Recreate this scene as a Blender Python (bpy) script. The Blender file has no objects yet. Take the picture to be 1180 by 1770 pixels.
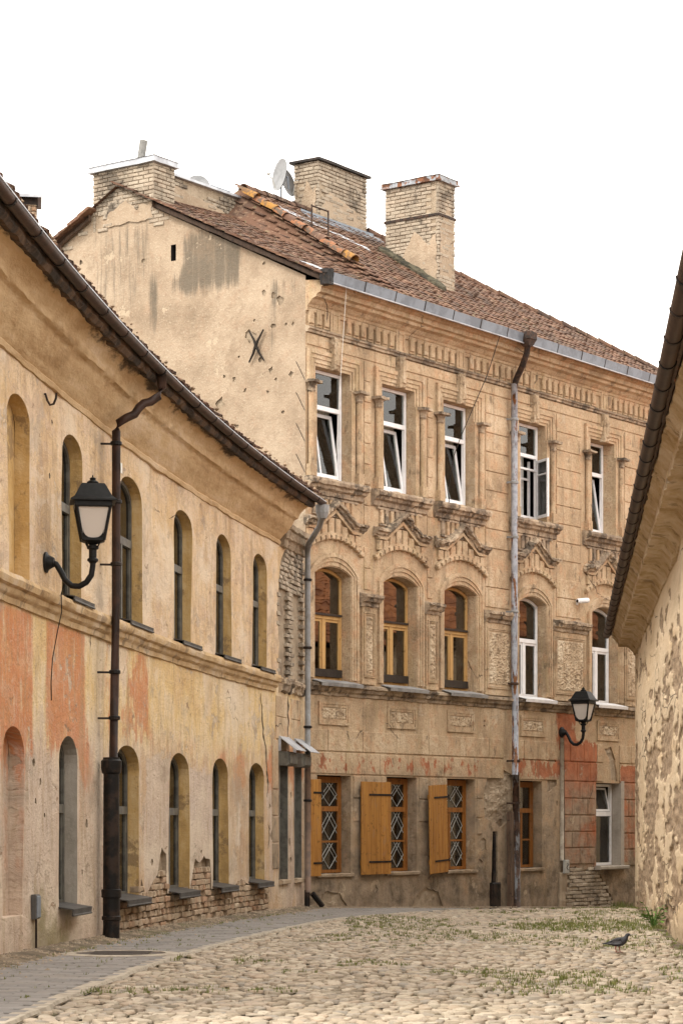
import bpy, bmesh, math, random
from mathutils import Vector, Matrix, noise
R = math.radians
random.seed(7)
S = bpy.context.scene
COL = S.collection

# ------------------------------------------------------------------ camera, sky, sun, exposure
EYE = 1.5
cam_d = bpy.data.cameras.new('camera'); cam = bpy.data.objects.new('camera', cam_d); COL.objects.link(cam)
cam.location = (0, 0, EYE); cam.rotation_euler = (R(90), 0, 0)
cam_d.sensor_fit = 'VERTICAL'; cam_d.sensor_height = 36.0; cam_d.lens = 36.0 * 4178.0 / 1770.0
cam_d.shift_y = (1425 - 885) / 1770.0; cam_d.clip_end = 500
S.camera = cam

SUN_EL, SUN_AZ = 50.0, 236.0          # azimuth of the sun, clockwise from +Y (behind the camera, to its left)
w = bpy.data.worlds.new('World'); S.world = w; w.use_nodes = True
nt = w.node_tree; nt.nodes.clear()
sky = nt.nodes.new('ShaderNodeTexSky'); sky.sky_type = 'NISHITA'; sky.sun_disc = False
sky.sun_elevation = R(SUN_EL); sky.sun_rotation = R(SUN_AZ); sky.dust_density = 4.0; sky.air_density = 1.0
hs = nt.nodes.new('ShaderNodeHueSaturation'); hs.inputs['Saturation'].default_value = 0.12
mx = nt.nodes.new('ShaderNodeMix'); mx.data_type = 'RGBA'; mx.inputs[0].default_value = 0.8
mx.inputs[7].default_value = (14.0, 13.35, 12.3, 1)      # an even white cloud cover over the clear sky
bg = nt.nodes.new('ShaderNodeBackground'); bg.inputs['Strength'].default_value = 0.12
wo = nt.nodes.new('ShaderNodeOutputWorld')
nt.links.new(sky.outputs[0], hs.inputs['Color']); nt.links.new(hs.outputs[0], mx.inputs[6])
nt.links.new(mx.outputs[2], bg.inputs['Color']); nt.links.new(bg.outputs[0], wo.inputs[0])

sun_d = bpy.data.lights.new('sun', 'SUN'); sun_d.energy = 1.3; sun_d.angle = R(14); sun_d.color = (1, .93, .82)
sun = bpy.data.objects.new('sun', sun_d); COL.objects.link(sun)
sdir = Vector((math.sin(R(SUN_AZ)) * math.cos(R(SUN_EL)), math.cos(R(SUN_AZ)) * math.cos(R(SUN_EL)), math.sin(R(SUN_EL))))
sun.rotation_euler = sdir.to_track_quat('Z', 'Y').to_euler(); sun.location = sdir * 60
S.view_settings.view_transform = 'Standard'; S.view_settings.look = 'None'
S.view_settings.exposure = 1.02; S.view_settings.gamma = 1.0; S.view_settings.use_curve_mapping = False

# ------------------------------------------------------------------ node helper
class NT:
    def __init__(s, name):
        s.m = bpy.data.materials.new(name); s.m.use_nodes = True
        s.t = s.m.node_tree; s.t.nodes.clear()
        s.o = s.t.nodes.new('ShaderNodeOutputMaterial'); s.b = s.t.nodes.new('ShaderNodeBsdfPrincipled')
        s.t.links.new(s.b.outputs[0], s.o.inputs[0]); s.b.inputs['Roughness'].default_value = .85
        s.b.inputs['Specular IOR Level'].default_value = .3
    def n(s, t): return s.t.nodes.new(t)
    def set(s, inp, v):
        if hasattr(v, 'links') or hasattr(v, 'is_linked'): s.t.links.new(v, inp)
        elif isinstance(v, tuple) and len(v) == 3 and inp.type == 'RGBA': inp.default_value = (*v, 1)
        else: inp.default_value = v
    def pos(s): return s.n('ShaderNodeNewGeometry').outputs['Position']
    def objc(s): return s.n('ShaderNodeTexCoord').outputs['Object']
    def uv(s): return s.n('ShaderNodeTexCoord').outputs['UV']
    def rnd(s): return s.n('ShaderNodeObjectInfo').outputs['Random']
    def attr(s, nm): a = s.n('ShaderNodeAttribute'); a.attribute_name = nm; return a.outputs['Fac']
    def mapv(s, v, loc=(0,0,0), rot=(0,0,0), sc=(1,1,1), typ='POINT'):
        k = s.n('ShaderNodeMapping'); k.vector_type = typ; s.set(k.inputs['Vector'], v)
        k.inputs['Location'].default_value = loc; k.inputs['Rotation'].default_value = rot; k.inputs['Scale'].default_value = sc
        return k.outputs[0]
    def noise(s, v, sc=1., det=4., ro=.55, dist=0.):
        k = s.n('ShaderNodeTexNoise'); s.set(k.inputs['Vector'], v)
        k.inputs['Scale'].default_value = sc; k.inputs['Detail'].default_value = det
        k.inputs['Roughness'].default_value = ro; k.inputs['Distortion'].default_value = dist
        return s.math('MULTIPLY_ADD', k.outputs['Fac'], 1.7, -.35)
    def voro(s, v, sc, feat='F1'):
        k = s.n('ShaderNodeTexVoronoi'); k.feature = feat; s.set(k.inputs['Vector'], v); k.inputs['Scale'].default_value = sc
        return k.outputs['Distance']
    def ramp(s, f, pts, interp='LINEAR'):
        k = s.n('ShaderNodeValToRGB'); k.color_ramp.interpolation = interp; s.set(k.inputs[0], f); e = k.color_ramp.elements
        while len(e) < len(pts): e.new(.5)
        for el, (p, c) in zip(e, pts):
            el.position = p; el.color = (*c, 1) if isinstance(c, tuple) else (c, c, c, 1)
        return k.outputs[0]
    def mix(s, f, a, b, mode='MIX'):
        k = s.n('ShaderNodeMix'); k.data_type = 'RGBA'; k.blend_type = mode
        s.set(k.inputs[0], f); s.set(k.inputs[6], a); s.set(k.inputs[7], b); return k.outputs[2]
    def math(s, op, a, b=0., c=0.):
        k = s.n('ShaderNodeMath'); k.operation = op; s.set(k.inputs[0], a); s.set(k.inputs[1], b); s.set(k.inputs[2], c)
        return k.outputs[0]
    def mul(s, *a):
        r = a[0]
        for b in a[1:]: r = s.math('MULTIPLY', r, b)
        return r
    def mr(s, v, a, b, c=0., d=1.):
        k = s.n('ShaderNodeMapRange'); k.interpolation_type = 'SMOOTHSTEP'; s.set(k.inputs[0], v)
        for i, q in enumerate((a, b, c, d)): k.inputs[i + 1].default_value = q
        return k.outputs[0]
    def box(s, v, a, b, f): return s.mul(s.mr(v, a - f, a + f), s.mr(v, b + f, b - f))
    def sep(s, v):
        k = s.n('ShaderNodeSeparateXYZ'); s.set(k.inputs[0], v); return k.outputs
    def comb(s, x, y, z):
        k = s.n('ShaderNodeCombineXYZ')
        for i, q in enumerate((x, y, z)): s.set(k.inputs[i], q)
        return k.outputs[0]
    def cracks(s, v, sc=1.1, wd=.012, thr=.5):
        wv = s.n('ShaderNodeTexNoise'); s.set(wv.inputs['Vector'], v); wv.inputs['Scale'].default_value = 3.5; wv.inputs['Detail'].default_value = 5
        va = s.n('ShaderNodeVectorMath'); va.operation = 'MULTIPLY_ADD'; s.set(va.inputs[0], wv.outputs['Color']); va.inputs[1].default_value = (.22, .22, .22); s.set(va.inputs[2], v)
        k = s.n('ShaderNodeTexVoronoi'); k.feature = 'DISTANCE_TO_EDGE'; s.set(k.inputs['Vector'], va.outputs[0]); k.inputs['Scale'].default_value = sc
        return s.mul(s.mr(k.outputs['Distance'], wd, wd * .3), s.mr(s.noise(v, .8, 4), thr, thr + .12))
    def peel(s, v, sc, thr): return s.mr(s.noise(v, sc, 10, .68), thr, thr + .018)
    def bump(s, h, st=.4, d=.02, prev=None):
        k = s.n('ShaderNodeBump'); k.inputs['Strength'].default_value = st; k.inputs['Distance'].default_value = d
        s.set(k.inputs['Height'], h)
        if prev is not None: s.set(k.inputs['Normal'], prev)
        return k.outputs[0]
    def done(s, col=None, rough=None, normal=None, **kw):
        if col is not None: s.set(s.b.inputs['Base Color'], col)
        if rough is not None: s.set(s.b.inputs['Roughness'], rough)
        if normal is not None: s.set(s.b.inputs['Normal'], normal)
        for k, v in kw.items(): s.set(s.b.inputs[k.replace('_', ' ')], v)
        return s.m

# frames: centre house: local x along facade, y into the house, z up
ALPHA = math.atan(2960 / 4178.0)
OX, OY = (528 - 590) / 4178.0 * 43.07, 43.07
THC = math.pi / 2 - ALPHA
MC = Matrix.Translation((OX, OY, 0)) @ Matrix.Rotation(THC, 4, 'Z')
# left house: curve parameter v along street
def LC(v, out=0., z=0.):
    s = .083 + .00632 * v; n = math.hypot(1, s)
    return Vector((-3.389 + .083 * v + .00316 * v * v + out / n, 24 + v - out * s / n, z))
def LM(v, out=0., z=0.):
    s = .083 + .00632 * v
    return Matrix.Translation(LC(v, out, z)) @ Matrix.Rotation(math.atan2(1, s), 4, 'Z')
# right house: local x towards the camera from its far end, y into the wall
def RX(Y): return 2.85 + .092 * (Y - 16)
YR = 47.0
MR = Matrix.Translation((RX(YR), YR, 0)) @ Matrix.Rotation(math.atan2(-1, -.092), 4, 'Z')
def gz(x, y):
    if y < 24: z = .15 + (24 - y) * .004
    elif y < 43: z = .15 - (y - 24) * .15 / 19
    else: z = -(y - 43) * .033
    return z

# ------------------------------------------------------------------ materials
M = {}
def plaster_center():
    t = NT('plaster_ochre')
    p = t.mapv(t.pos(), (OX, OY, 0), (0, 0, THC), typ='TEXTURE'); x, y, z = t.sep(p)[:3]
    n1 = t.noise(p, .9, 6, .62); n2 = t.noise(p, 3.5, 5, .65); n3 = t.noise(p, 22, 4, .7)
    st = t.noise(t.mapv(p, sc=(5, 5, .45)), 1.3, 5, .6)
    c = t.ramp(n1, [(.2, (.25, .178, .112)), (.42, (.40, .29, .185)), (.6, (.475, .35, .228)), (.8, (.56, .44, .31))])
    c = t.mix(t.mr(n2, .5, .72, 0, .55), c, (.52, .31, .18))
    c = t.mix(t.mr(st, .55, .75, 0, .5), c, (.36, .27, .15))
    c = t.mix(t.mr(t.noise(p, 1.9, 7, .72), .57, .66, 0, .45), c, (.57, .45, .31))
    # white lime traces and speckle
    c = t.mix(t.mr(n3, .62, .75, 0, .35), c, (.58, .48, .37))
    c = t.mix(t.mr(t.noise(p, 34, 3, .6), .63, .7, 0, .5), c, (.17, .11, .06))
    # old red paint left on the ground storey
    zone = t.math('ADD', t.mul(t.box(x, 9.05, 10.5, .06), t.mul(t.box(z, .5, 3.2, .25), 1.15)), t.mul(t.box(x, 11.55, 13.5, .1), t.box(z, .7, 2.75, .12)))
    zone = t.math('ADD', zone, t.mul(t.box(x, 7.2, 9.0, .1), t.box(z, 2.45, 2.85, .1), .8))
    zone = t.math('ADD', zone, t.mul(t.box(x, .1, 6.3, .3), t.box(z, 2.42, 2.8, .2), .5))
    zone = t.math('ADD', zone, t.mul(t.box(x, 8.85, 9.6, .15), t.box(z, 3.0, 3.9, .1), .75))
    rn = t.math('ADD', t.mul(t.noise(t.mapv(p, sc=(1, 1, .55)), 4.5, 6, .7), 1.0), t.mul(zone, t.mul(t.mr(x, 8.7, 9.0, .34, .62), 1.)))
    rm = t.mul(t.mr(rn, .68, .78), t.mr(zone, .1, .4))
    c = t.mix(t.mul(rm, .9), c, t.ramp(n2, [(.3, (.25, .07, .03)), (.7, (.42, .135, .06))]))
    # splash dirt and damp of the foot of the wall: a ragged tide line
    dn = t.math('ADD', z, t.mul(t.math('SUBTRACT', t.noise(p, 1.6, 6, .65), .5), 2.2))
    c = t.mix(t.mr(dn, 1.25, .15, 0, .85), c, t.ramp(n2, [(.3, (.05, .042, .035)), (.7, (.19, .15, .11))]))
    c = t.mix(t.mul(t.mr(z, 2.6, 1.6), t.mr(n1, .42, .62, 0, .5)), c, (.30, .22, .15))
    c = t.mix(t.mul(t.mr(z, 2.75, 1.9), t.mr(t.noise(p, 1.3, 7, .7), .28, .62, 0, .82)), c, t.ramp(n2, [(.25, (.17, .13, .095)), (.5, (.30, .235, .17)), (.8, (.42, .335, .25))]))
    pe = t.peel(p, 1.5, .69); c = t.mix(t.mul(pe, .7), c, t.ramp(n2, [(.3, (.40, .31, .22)), (.7, (.58, .47, .34))]))
    ck = t.cracks(p, .7, .010, .64); c = t.mix(t.mul(ck, .85), c, (.07, .05, .035))
    dk = t.mr(t.noise(t.mapv(p, sc=(1, 1, .5)), 3.1, 9, .74), .62, .74, 0, .65); c = t.mix(dk, c, (.12, .088, .058))
    rs = t.noise(t.mapv(p, (3, 1, 2), sc=(2.6, 2.6, .28)), 2.2, 8, .7); c = t.mix(t.mr(rs, .55, .75, 0, .5), c, (.21, .15, .092))
    c = t.mix(t.mr(t.noise(p, 7, 8, .75), .56, .7, 0, .35), c, (.24, .165, .10))
    hgt = t.math('SUBTRACT', t.math('ADD', t.mul(n3, .5), t.mul(n2, 1.)), t.math('ADD', ck, t.mul(pe, .5)))
    return t.done(c, .92, t.bump(hgt, .7, .03))
def plaster_gable():
    t = NT('plaster_gable')
    p = t.mapv(t.pos(), (OX, OY, 0), (0, 0, THC), typ='TEXTURE'); x, s_, z = t.sep(p)[:3]
    n1 = t.noise(p, .7, 6, .6); n2 = t.noise(p, 4, 6, .7); n3 = t.noise(p, 25, 3, .7)
    c = t.ramp(n1, [(.2, (.23, .17, .115)), (.45, (.345, .262, .185)), (.7, (.41, .32, .232))])
    c = t.mix(t.mr(n2, .52, .75, 0, .35), c, (.38, .255, .17))
    c = t.mix(t.mr(n3, .6, .75, 0, .35), c, (.52, .45, .36))
    vs = t.noise(t.mapv(p, sc=(3, 9, .7)), 1.2, 6, .7)
    def stain(a, b, z0, z1, fs, fz, k=1.):
        return t.mul(t.box(s_, a, b, fs), t.box(z, z0, z1, fz), k)
    m = stain(1.45, 2.8, 11.25, 12.45, .12, .3, 1.0)
    m = t.math('ADD', m, stain(2.7, 3.1, 11.3, 11.75, .08, .25, .7))
    m = t.math('ADD', m, stain(.62, .85, 9.7, 11.4, .1, .4, .6))
    m = t.math('ADD', m, stain(.1, .7, 10.9, 11.35, .2, .2, .5))
    m = t.math('ADD', m, stain(3.4, 3.62, 10.6, 11.7, .07, .35, .7))
    m = t.math('ADD', m, stain(3.5, 5.1, 11.2, 12.9, .4, .4, .55))
    k = t.mr(t.math('ADD', t.mul(m, .55), t.mul(vs, .6)), .5, .85)
    k = t.mul(k, t.mr(m, .05, .45))
    c = t.mix(t.mul(k, .8), c, (.10, .085, .065))
    c = t.mix(t.mul(t.mr(t.noise(p, 1.6, 8, .75), .52, .72), .45), c, (.235, .17, .115))
    c = t.mix(t.mr(t.noise(p, 8, 8, .75), .57, .7, 0, .35), c, (.22, .16, .11))
    pe = t.peel(p, 1.2, .70); c = t.mix(t.mul(pe, .6), c, (.50, .40, .29))
    ck = t.cracks(p, .5, .008, .68); c = t.mix(t.mul(ck, .8), c, (.09, .07, .05))
    return t.done(c, .92, t.bump(t.math('SUBTRACT', t.math('ADD', t.mul(n3, .4), n2), t.math('ADD', ck, t.mul(pe, .5))), .6, .03))
def plaster_left():
    t = NT('plaster_left')
    u, z = t.sep(t.uv())[:2]
    q0 = t.comb(u, z, 0.)
    wob = t.n('ShaderNodeTexNoise'); t.set(wob.inputs['Vector'], t.mapv(q0, sc=(2.2, 1.1, 1))); wob.inputs['Scale'].default_value = 1.3; wob.inputs['Detail'].default_value = 4
    va = t.n('ShaderNodeVectorMath'); va.operation = 'MULTIPLY_ADD'; t.set(va.inputs[0], wob.outputs['Color']); va.inputs[1].default_value = (.32, .32, 0); t.set(va.inputs[2], q0)
    q = t.mapv(va.outputs[0], sc=(.42, 1, 1))
    n1 = t.noise(q, .8, 5, .6); n2 = t.noise(q, 3.2, 6, .68); n3 = t.noise(q, 24, 4, .7)
    st = t.noise(t.mapv(q, sc=(2.0, .5, 1)), 1.3, 8, .68)
    st2 = t.noise(t.mapv(q, (7, 3, 0), sc=(4.6, .8, 1)), 1.4, 9, .72)
    upper = t.mr(z, 3.75, 3.95)
    cu = t.ramp(st, [(.2, (.37, .235, .13)), (.4, (.54, .37, .20)), (.58, (.62, .47, .305)), (.8, (.50, .36, .255))])
    cu = t.mix(t.mr(n2, .5, .7, 0, .6), cu, (.44, .295, .21))
    cu = t.mix(t.mr(t.noise(q, 11, 8, .78), .52, .64, 0, .5), cu, (.31, .21, .145))
    cu = t.mix(t.mul(t.mr(u, 6, 11), t.mr(t.noise(q, 6, 8, .78), .5, .64, 0, .55)), cu, (.34, .255, .19))
    cu = t.mix(t.mul(t.mr(n1, .5, .66), .4), cu, (.56, .36, .13))
    cl = t.ramp(st, [(.22, (.34, .25, .19)), (.48, (.52, .41, .33)), (.7, (.46, .345, .265)), (.85, (.58, .47, .37))])
    cl = t.mix(t.mul(t.mr(u, 5.6, 7.5), t.mr(st, .45, .6, 0, .6)), cl, (.49, .31, .15))
    cm = t.ramp(st, [(.2, (.50, .31, .13)), (.42, (.61, .43, .19)), (.6, (.64, .50, .31)), (.8, (.58, .43, .31))])
    lowm = t.mr(t.math('ADD', z, t.mul(t.math('SUBTRACT', st2, .5), 1.6)), 2.15, 2.75)
    c = t.mix(lowm, cl, cm)
    # worn coat of orange-red paint between the storeys, brushed away in streaks
    zz = t.math('ADD', z, t.mul(t.math('SUBTRACT', st2, .5), -1.1))
    big = t.noise(t.mapv(q, (2, 8, 0), sc=(1.6, .4, 1)), 1.1, 6, .64)
    r1 = t.mul(t.mr(u, 4.5, 4.1), t.mr(zz, 2.0, 2.45), t.math('SUBTRACT', 1., t.mul(t.box(u, 1.55, 2.15, .12), .9)))
    r2 = t.mul(t.box(u, 5.2, 8.2, .35), t.mr(zz, 2.35, 2.8), t.mr(big, .3, .55))
    r3 = t.mul(t.mr(u, 7.8, 8.6), t.box(zz, 2.15, 2.85, .3), .66)
    r3 = t.math('ADD', r3, t.mul(t.mr(u, 7.8, 8.6), t.mr(big, .5, .75), t.mr(zz, 2.7, 3.2), .5))
    r4 = t.mul(t.box(u, 12.6, 14.6, .3), t.box(z, .9, 2.5, .3), t.mr(big, .35, .6), .7)
    r5 = t.mul(t.mr(u, 15.9, 16.3), t.box(z, 1.0, 3.7, .3), .5)
    r6 = t.mul(t.box(u, 3.85, 4.75, .12), t.box(zz, 1.35, 2.6, .2), .75)
    r7 = t.mul(t.box(u, .0, 1.2, .05), t.box(z, .9, 2.6, .2), .7)
    zone = t.math('MINIMUM', t.math('ADD', t.math('ADD', t.math('ADD', r1, r2), t.math('ADD', r3, r4)), t.math('ADD', t.math('ADD', r5, r6), r7)), 1.)
    zone = t.mul(zone, t.mr(z, 3.8, 3.68))
    fine = t.noise(t.mapv(q0, (5, 1, 0), sc=(3.6, 1.0, 1)), 1.5, 10, .76)
    rm = t.mr(t.math('ADD', t.mul(zone, .62), t.math('ADD', t.mul(fine, .38), t.mul(n2, .22))), .64, 1.0)
    rm = t.mul(rm, t.mr(zone, .02, .25))
    c = t.mix(t.mul(rm, .96), c, t.ramp(fine, [(.2, (.30, .085, .032)), (.45, (.47, .15, .052)), (.7, (.54, .22, .085)), (.9, (.60, .38, .24))]))
    en = t.mul(t.math('SUBTRACT', n2, .5), .5); uu = t.math('ADD', u, en); ze = t.math('ADD', z, en)
    for (a_, b_, z0_, z1_, cc, kk) in ((7.75, 9.15, .55, 2.4, (.50, .405, .335), .8), (10.5, 12.1, .55, 2.3, (.53, .435, .37), .85), (13.2, 14.75, .6, 2.5, (.47, .31, .165), .6), (1.25, 2.75, .3, 2.2, (.53, .44, .37), .6), (4.0, 4.9, .3, 1.9, (.55, .455, .36), .6), (13.75, 14.1, 1.15, 1.75, (.66, .58, .49), .7)):
        c = t.mix(t.mul(t.box(uu, a_, b_, .06), t.box(ze, z0_, z1_, .06), kk), c, t.mix(t.mr(st2, .35, .7, 0, .5), cc, tuple(k * .72 for k in cc)))
    c = t.mix(upper, c, cu)
    # fine brush and rain streaks over everything
    c = t.mix(t.mr(fine, .5, .72, 0, .5), c, (.28, .185, .11)); c = t.mix(t.mr(fine, .46, .3, 0, .3), c, (.70, .60, .47))
    c = t.mix(t.mr(n3, .6, .76, 0, .3), c, (.60, .5, .4))
    c = t.mix(t.mr(t.noise(q, 40, 3, .6), .64, .71, 0, .45), c, (.2, .13, .08))
    # green algae stain at the foot
    c = t.mix(t.mul(t.mr(t.peel(t.mapv(q, (9, 2, 0), sc=(1.2, .7, 1)), .95, .63), 0, 1, 0, .5), t.math('SUBTRACT', 1., t.mul(zone, .7))), c, t.ramp(n2, [(.25, (.42, .33, .25)), (.6, (.60, .49, .38)), (.8, (.68, .58, .47))]))
    c = t.mix(t.mul(t.mr(n2, .3, .7, .06, .2), t.math('SUBTRACT', 1., t.mul(zone, .8))), c, (.72, .57, .43))
    alg = t.mul(t.box(u, 1.5, 3.4, .4), t.mr(t.math('ADD', z, t.mul(t.math('SUBTRACT', st, .5), 1.5)), .75, .35), .8)
    c = t.mix(alg, c, (.19, .16, .06))
    # rain streaks below sills and string course
    c = t.mix(t.mul(t.mr(t.noise(t.mapv(q, (3, 9, 0), sc=(6, .25, 1)), 1.5, 6, .6), .58, .72), .4), c, (.33, .23, .13))
    cream = t.mul(t.mr(t.noise(t.mapv(q, (1, 5, 0), sc=(.8, .5, 1)), 1.0, 6, .65), .48, .72, 0, .65), t.math('SUBTRACT', 1., t.mul(zone, .85))); c = t.mix(cream, c, (.66, .56, .44))
    grey = t.mr(t.noise(t.mapv(q, (11, 2, 0), sc=(1, .55, 1)), 1.5, 7, .7), .6, .74, 0, .5); c = t.mix(grey, c, (.34, .28, .22))
    pe = t.peel(t.mapv(q, sc=(1.3, .8, 1)), 1.7, .67); c = t.mix(t.mul(pe, .8), c, t.ramp(n2, [(.3, (.33, .25, .185)), (.7, (.58, .48, .37))]))
    pk = t.peel(t.mapv(q, (4, 4, 0)), 3.6, .74); c = t.mix(t.mul(pk, .8), c, t.ramp(n3, [(.3, (.22, .14, .09)), (.7, (.38, .26, .17))]))
    ck = t.cracks(q, 1.0, .010, .66); c = t.mix(t.mul(ck, .85), c, (.09, .06, .04))
    hh = t.math('ADD', t.mul(n3, .4), t.math('ADD', n2, t.mul(st2, .4)))
    hh = t.math('SUBTRACT', hh, t.math('ADD', ck, t.math('ADD', t.mul(pe, .6), t.mul(pk, .8))))
    return t.done(c, .9, t.bump(hh, .65, .03))
def plaster_trim(name, cols, bs=.5, pos=True, dark=None):
    t = NT(name); p = t.pos()
    n1 = t.noise(p, 1.7, 6, .65); n2 = t.noise(p, 12, 5, .7)
    st = t.noise(t.mapv(p, sc=(4, 1.2, .6)), 2.0, 5, .6)
    c = t.ramp(t.math('ADD', t.mul(n1, .6), t.mul(st, .4)), [(.3, cols[0]), (.5, cols[1]), (.66, cols[2])])
    c = t.mix(t.mr(n2, .55, .75, 0, .4), c, cols[2])
    if dark: c = t.mix(t.mr(t.noise(p, dark[0], 7, .72), dark[1], dark[1] + .09, 0, dark[3]), c, dark[2])
    return t.done(c, .92, t.bump(t.math('ADD', n2, n1), bs, .025))
def plaster_right():
    t = NT('plaster_right'); p = t.mapv(t.pos(), (RX(YR), YR, 0), (0, 0, math.atan2(-1, -.092)), typ='TEXTURE'); pz = t.sep(p)[2]; p = t.mapv(p, sc=(.16, 1, 1))
    n2 = t.noise(p, 2.2, 8, .68); n3 = t.noise(p, 16, 6, .75)
    fl = t.noise(t.mapv(p, sc=(.8, 1, 1)), 4.5, 10, .74); n1 = t.noise(p, .5, 4)
    m = t.mr(t.math('ADD', t.attr('loss'), t.mul(t.math('SUBTRACT', fl, .5), 1.3)), .35, .5)
    c = t.ramp(n2, [(.25, (.53, .41, .27)), (.5, (.62, .50, .355)), (.75, (.56, .42, .27))])
    c = t.mix(t.mr(n1, .45, .7, 0, .35), c, (.58, .43, .26))
    c = t.mix(t.mr(t.noise(t.mapv(p, sc=(1.2, 1, .8)), 2.6, 9, .75), .6, .7, 0, .55), c, (.30, .205, .12))
    c = t.mix(t.mul(t.cracks(p, 1.6, .016, .5), .9), c, (.05, .035, .025))
    c = t.mix(t.mr(t.math('ADD', pz, t.mul(n2, .8)), .9, .1, 0, .6), c, (.13, .10, .07))
    c = t.mix(t.mul(m, .85), c, t.ramp(n3, [(.2, (.10, .07, .045)), (.5, (.27, .19, .125)), (.8, (.44, .33, .225))]))
    h = t.math('SUBTRACT', t.mul(n3, .35), t.mul(m, .6))
    return t.done(c, .92, t.bump(h, .8, .03))
def brick_mat(name, cols, bs=.6):
    t = NT(name); r = t.math('FRACT', t.math('ADD', t.rnd(), t.attr('tint'))); p = t.pos()
    c = t.ramp(r, [(0, cols[0]), (.25, cols[1]), (.5, cols[2]), (.75, cols[3]), (1, cols[0])])
    n = t.noise(p, 14, 5, .7)
    c = t.mix(t.mr(t.noise(p, 2.2, 6, .65), .5, .7, 0, .55), c, cols[4])
    c = t.mix(t.mr(n, .55, .75, 0, .5), c, cols[5])
    return t.done(c, .93, t.bump(n, bs, .02))
def brick_old():
    t = NT('sooty_pale_brick'); r = t.math('FRACT', t.math('ADD', t.rnd(), t.attr('tint'))); p = t.pos()
    c = t.ramp(r, [(0, (.34, .285, .22)), (.25, (.41, .35, .275)), (.5, (.28, .23, .175)), (.75, (.37, .30, .23)), (1, (.34, .285, .22))])
    c = t.mix(t.mr(t.noise(t.mapv(p, sc=(1, 1, .6)), 1.5, 8, .72), .46, .74, 0, .8), c, (.075, .062, .05))
    c = t.mix(t.mr(t.noise(p, 3.5, 8, .72), .52, .62, 0, .6), c, (.46, .385, .30))
    n = t.noise(p, 16, 5, .7)
    return t.done(c, .93, t.bump(n, .7, .02))
def simple(name, col, rough=.6, metal=0., var=.25, sc=8., bs=.15, col2=None, spec=.3):
    t = NT(name); p = t.pos(); n = t.noise(p, sc, 6, .65)
    c2 = col2 if col2 else tuple(k * (1 - var) for k in col)
    c = t.mix(t.mr(n, .38, .66), col, c2)
    return t.done(c, rough, t.bump(t.noise(p, sc * 5, 4), bs, .01), Metallic=metal, Specular_IOR_Level=spec)
def paint_flaked(name, col, under, thr=.56, sc=(6, 6, 1.2), s=1.6, rough=.55):
    t = NT(name); p = t.pos(); n = t.noise(t.mapv(p, sc=sc), s, 7, .68); m = t.mr(n, thr, thr + .04)
    n2 = t.noise(p, 9, 5)
    a = t.mix(t.mr(n2, .4, .65), col, tuple(k * .72 for k in col))
    c = t.mix(m, a, t.mix(t.mr(n2, .4, .6), under, tuple(k * .4 for k in under)))
    return t.done(c, rough, t.bump(t.math('SUBTRACT', t.mul(n2, .2), m), .35, .006))
def wood(name, c1, c2, sc=(26, 26, 1.1)):
    t = NT(name); p = t.objc()
    off = t.mul(t.rnd(), 13.)
    q = t.math('ADD', 0., off)
    v = t.n('ShaderNodeVectorMath'); v.operation = 'ADD'; t.set(v.inputs[0], p); t.set(v.inputs[1], t.comb(off, off, off))
    n = t.noise(t.mapv(v.outputs[0], sc=sc), 1.2, 5, .6)
    c = t.mix(t.mr(n, .35, .65), c1, c2)
    c = t.mix(t.mul(t.rnd(), .4), c, tuple(k * .62 for k in c1))
    wn = t.noise(t.mapv(v.outputs[0], sc=(3, 3, 1.6)), 2.0, 7, .7)
    c = t.mix(t.mr(wn, .58, .8, 0, .55), c, tuple(.5 * k + .06 for k in c1)); c = t.mix(t.mr(t.noise(t.pos(), 11, 6, .7), .62, .75, 0, .6), c, tuple(.3 * k for k in c2))
    return t.done(c, .7, t.bump(n, .2, .006))
def tile_mat():
    t = NT('clay_tile'); r = t.math('FRACT', t.math('ADD', t.rnd(), t.attr('tint'))); p = t.pos()
    c = t.ramp(r, [(0, (.105, .056, .037)), (.3, (.135, .068, .043)), (.55, (.07, .044, .034)), (.8, (.175, .092, .055)), (1, (.105, .056, .037))])
    n = t.noise(p, 1.1, 6, .7); n2 = t.noise(p, 11, 5, .7)
    c = t.mix(t.mr(n, .46, .66, 0, .6), c, (.08, .055, .042))
    c = t.mix(t.mr(n2, .56, .7, 0, .55), c, (.30, .2, .135))
    c = t.mix(t.mr(t.noise(p, 5.5, 5, .7), .68, .74, 0, .7), c, (.11, .11, .055))
    return t.done(c, .9, t.bump(n2, .4, .01))
def glass_mat(nm='window_glass', ior=2.15, tint=.62):
    t = NT(nm); t.t.nodes.remove(t.b)
    fr = t.n('ShaderNodeFresnel'); fr.inputs[0].default_value = ior
    a = t.n('ShaderNodeBsdfTransparent'); a.inputs[0].default_value = (tint, tint * 1.04, tint, 1)
    g = t.n('ShaderNodeBsdfGlossy'); g.inputs['Roughness'].default_value = .03
    nb = t.bump(t.noise(t.pos(), 1.6, 2), .05, .05); t.set(g.inputs['Normal'], nb)
    m = t.n('ShaderNodeMixShader'); t.set(m.inputs[0], fr.outputs[0]); t.set(m.inputs[1], a.outputs[0]); t.set(m.inputs[2], g.outputs[0])
    t.t.links.new(m.outputs[0], t.o.inputs[0]); return t.m
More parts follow.
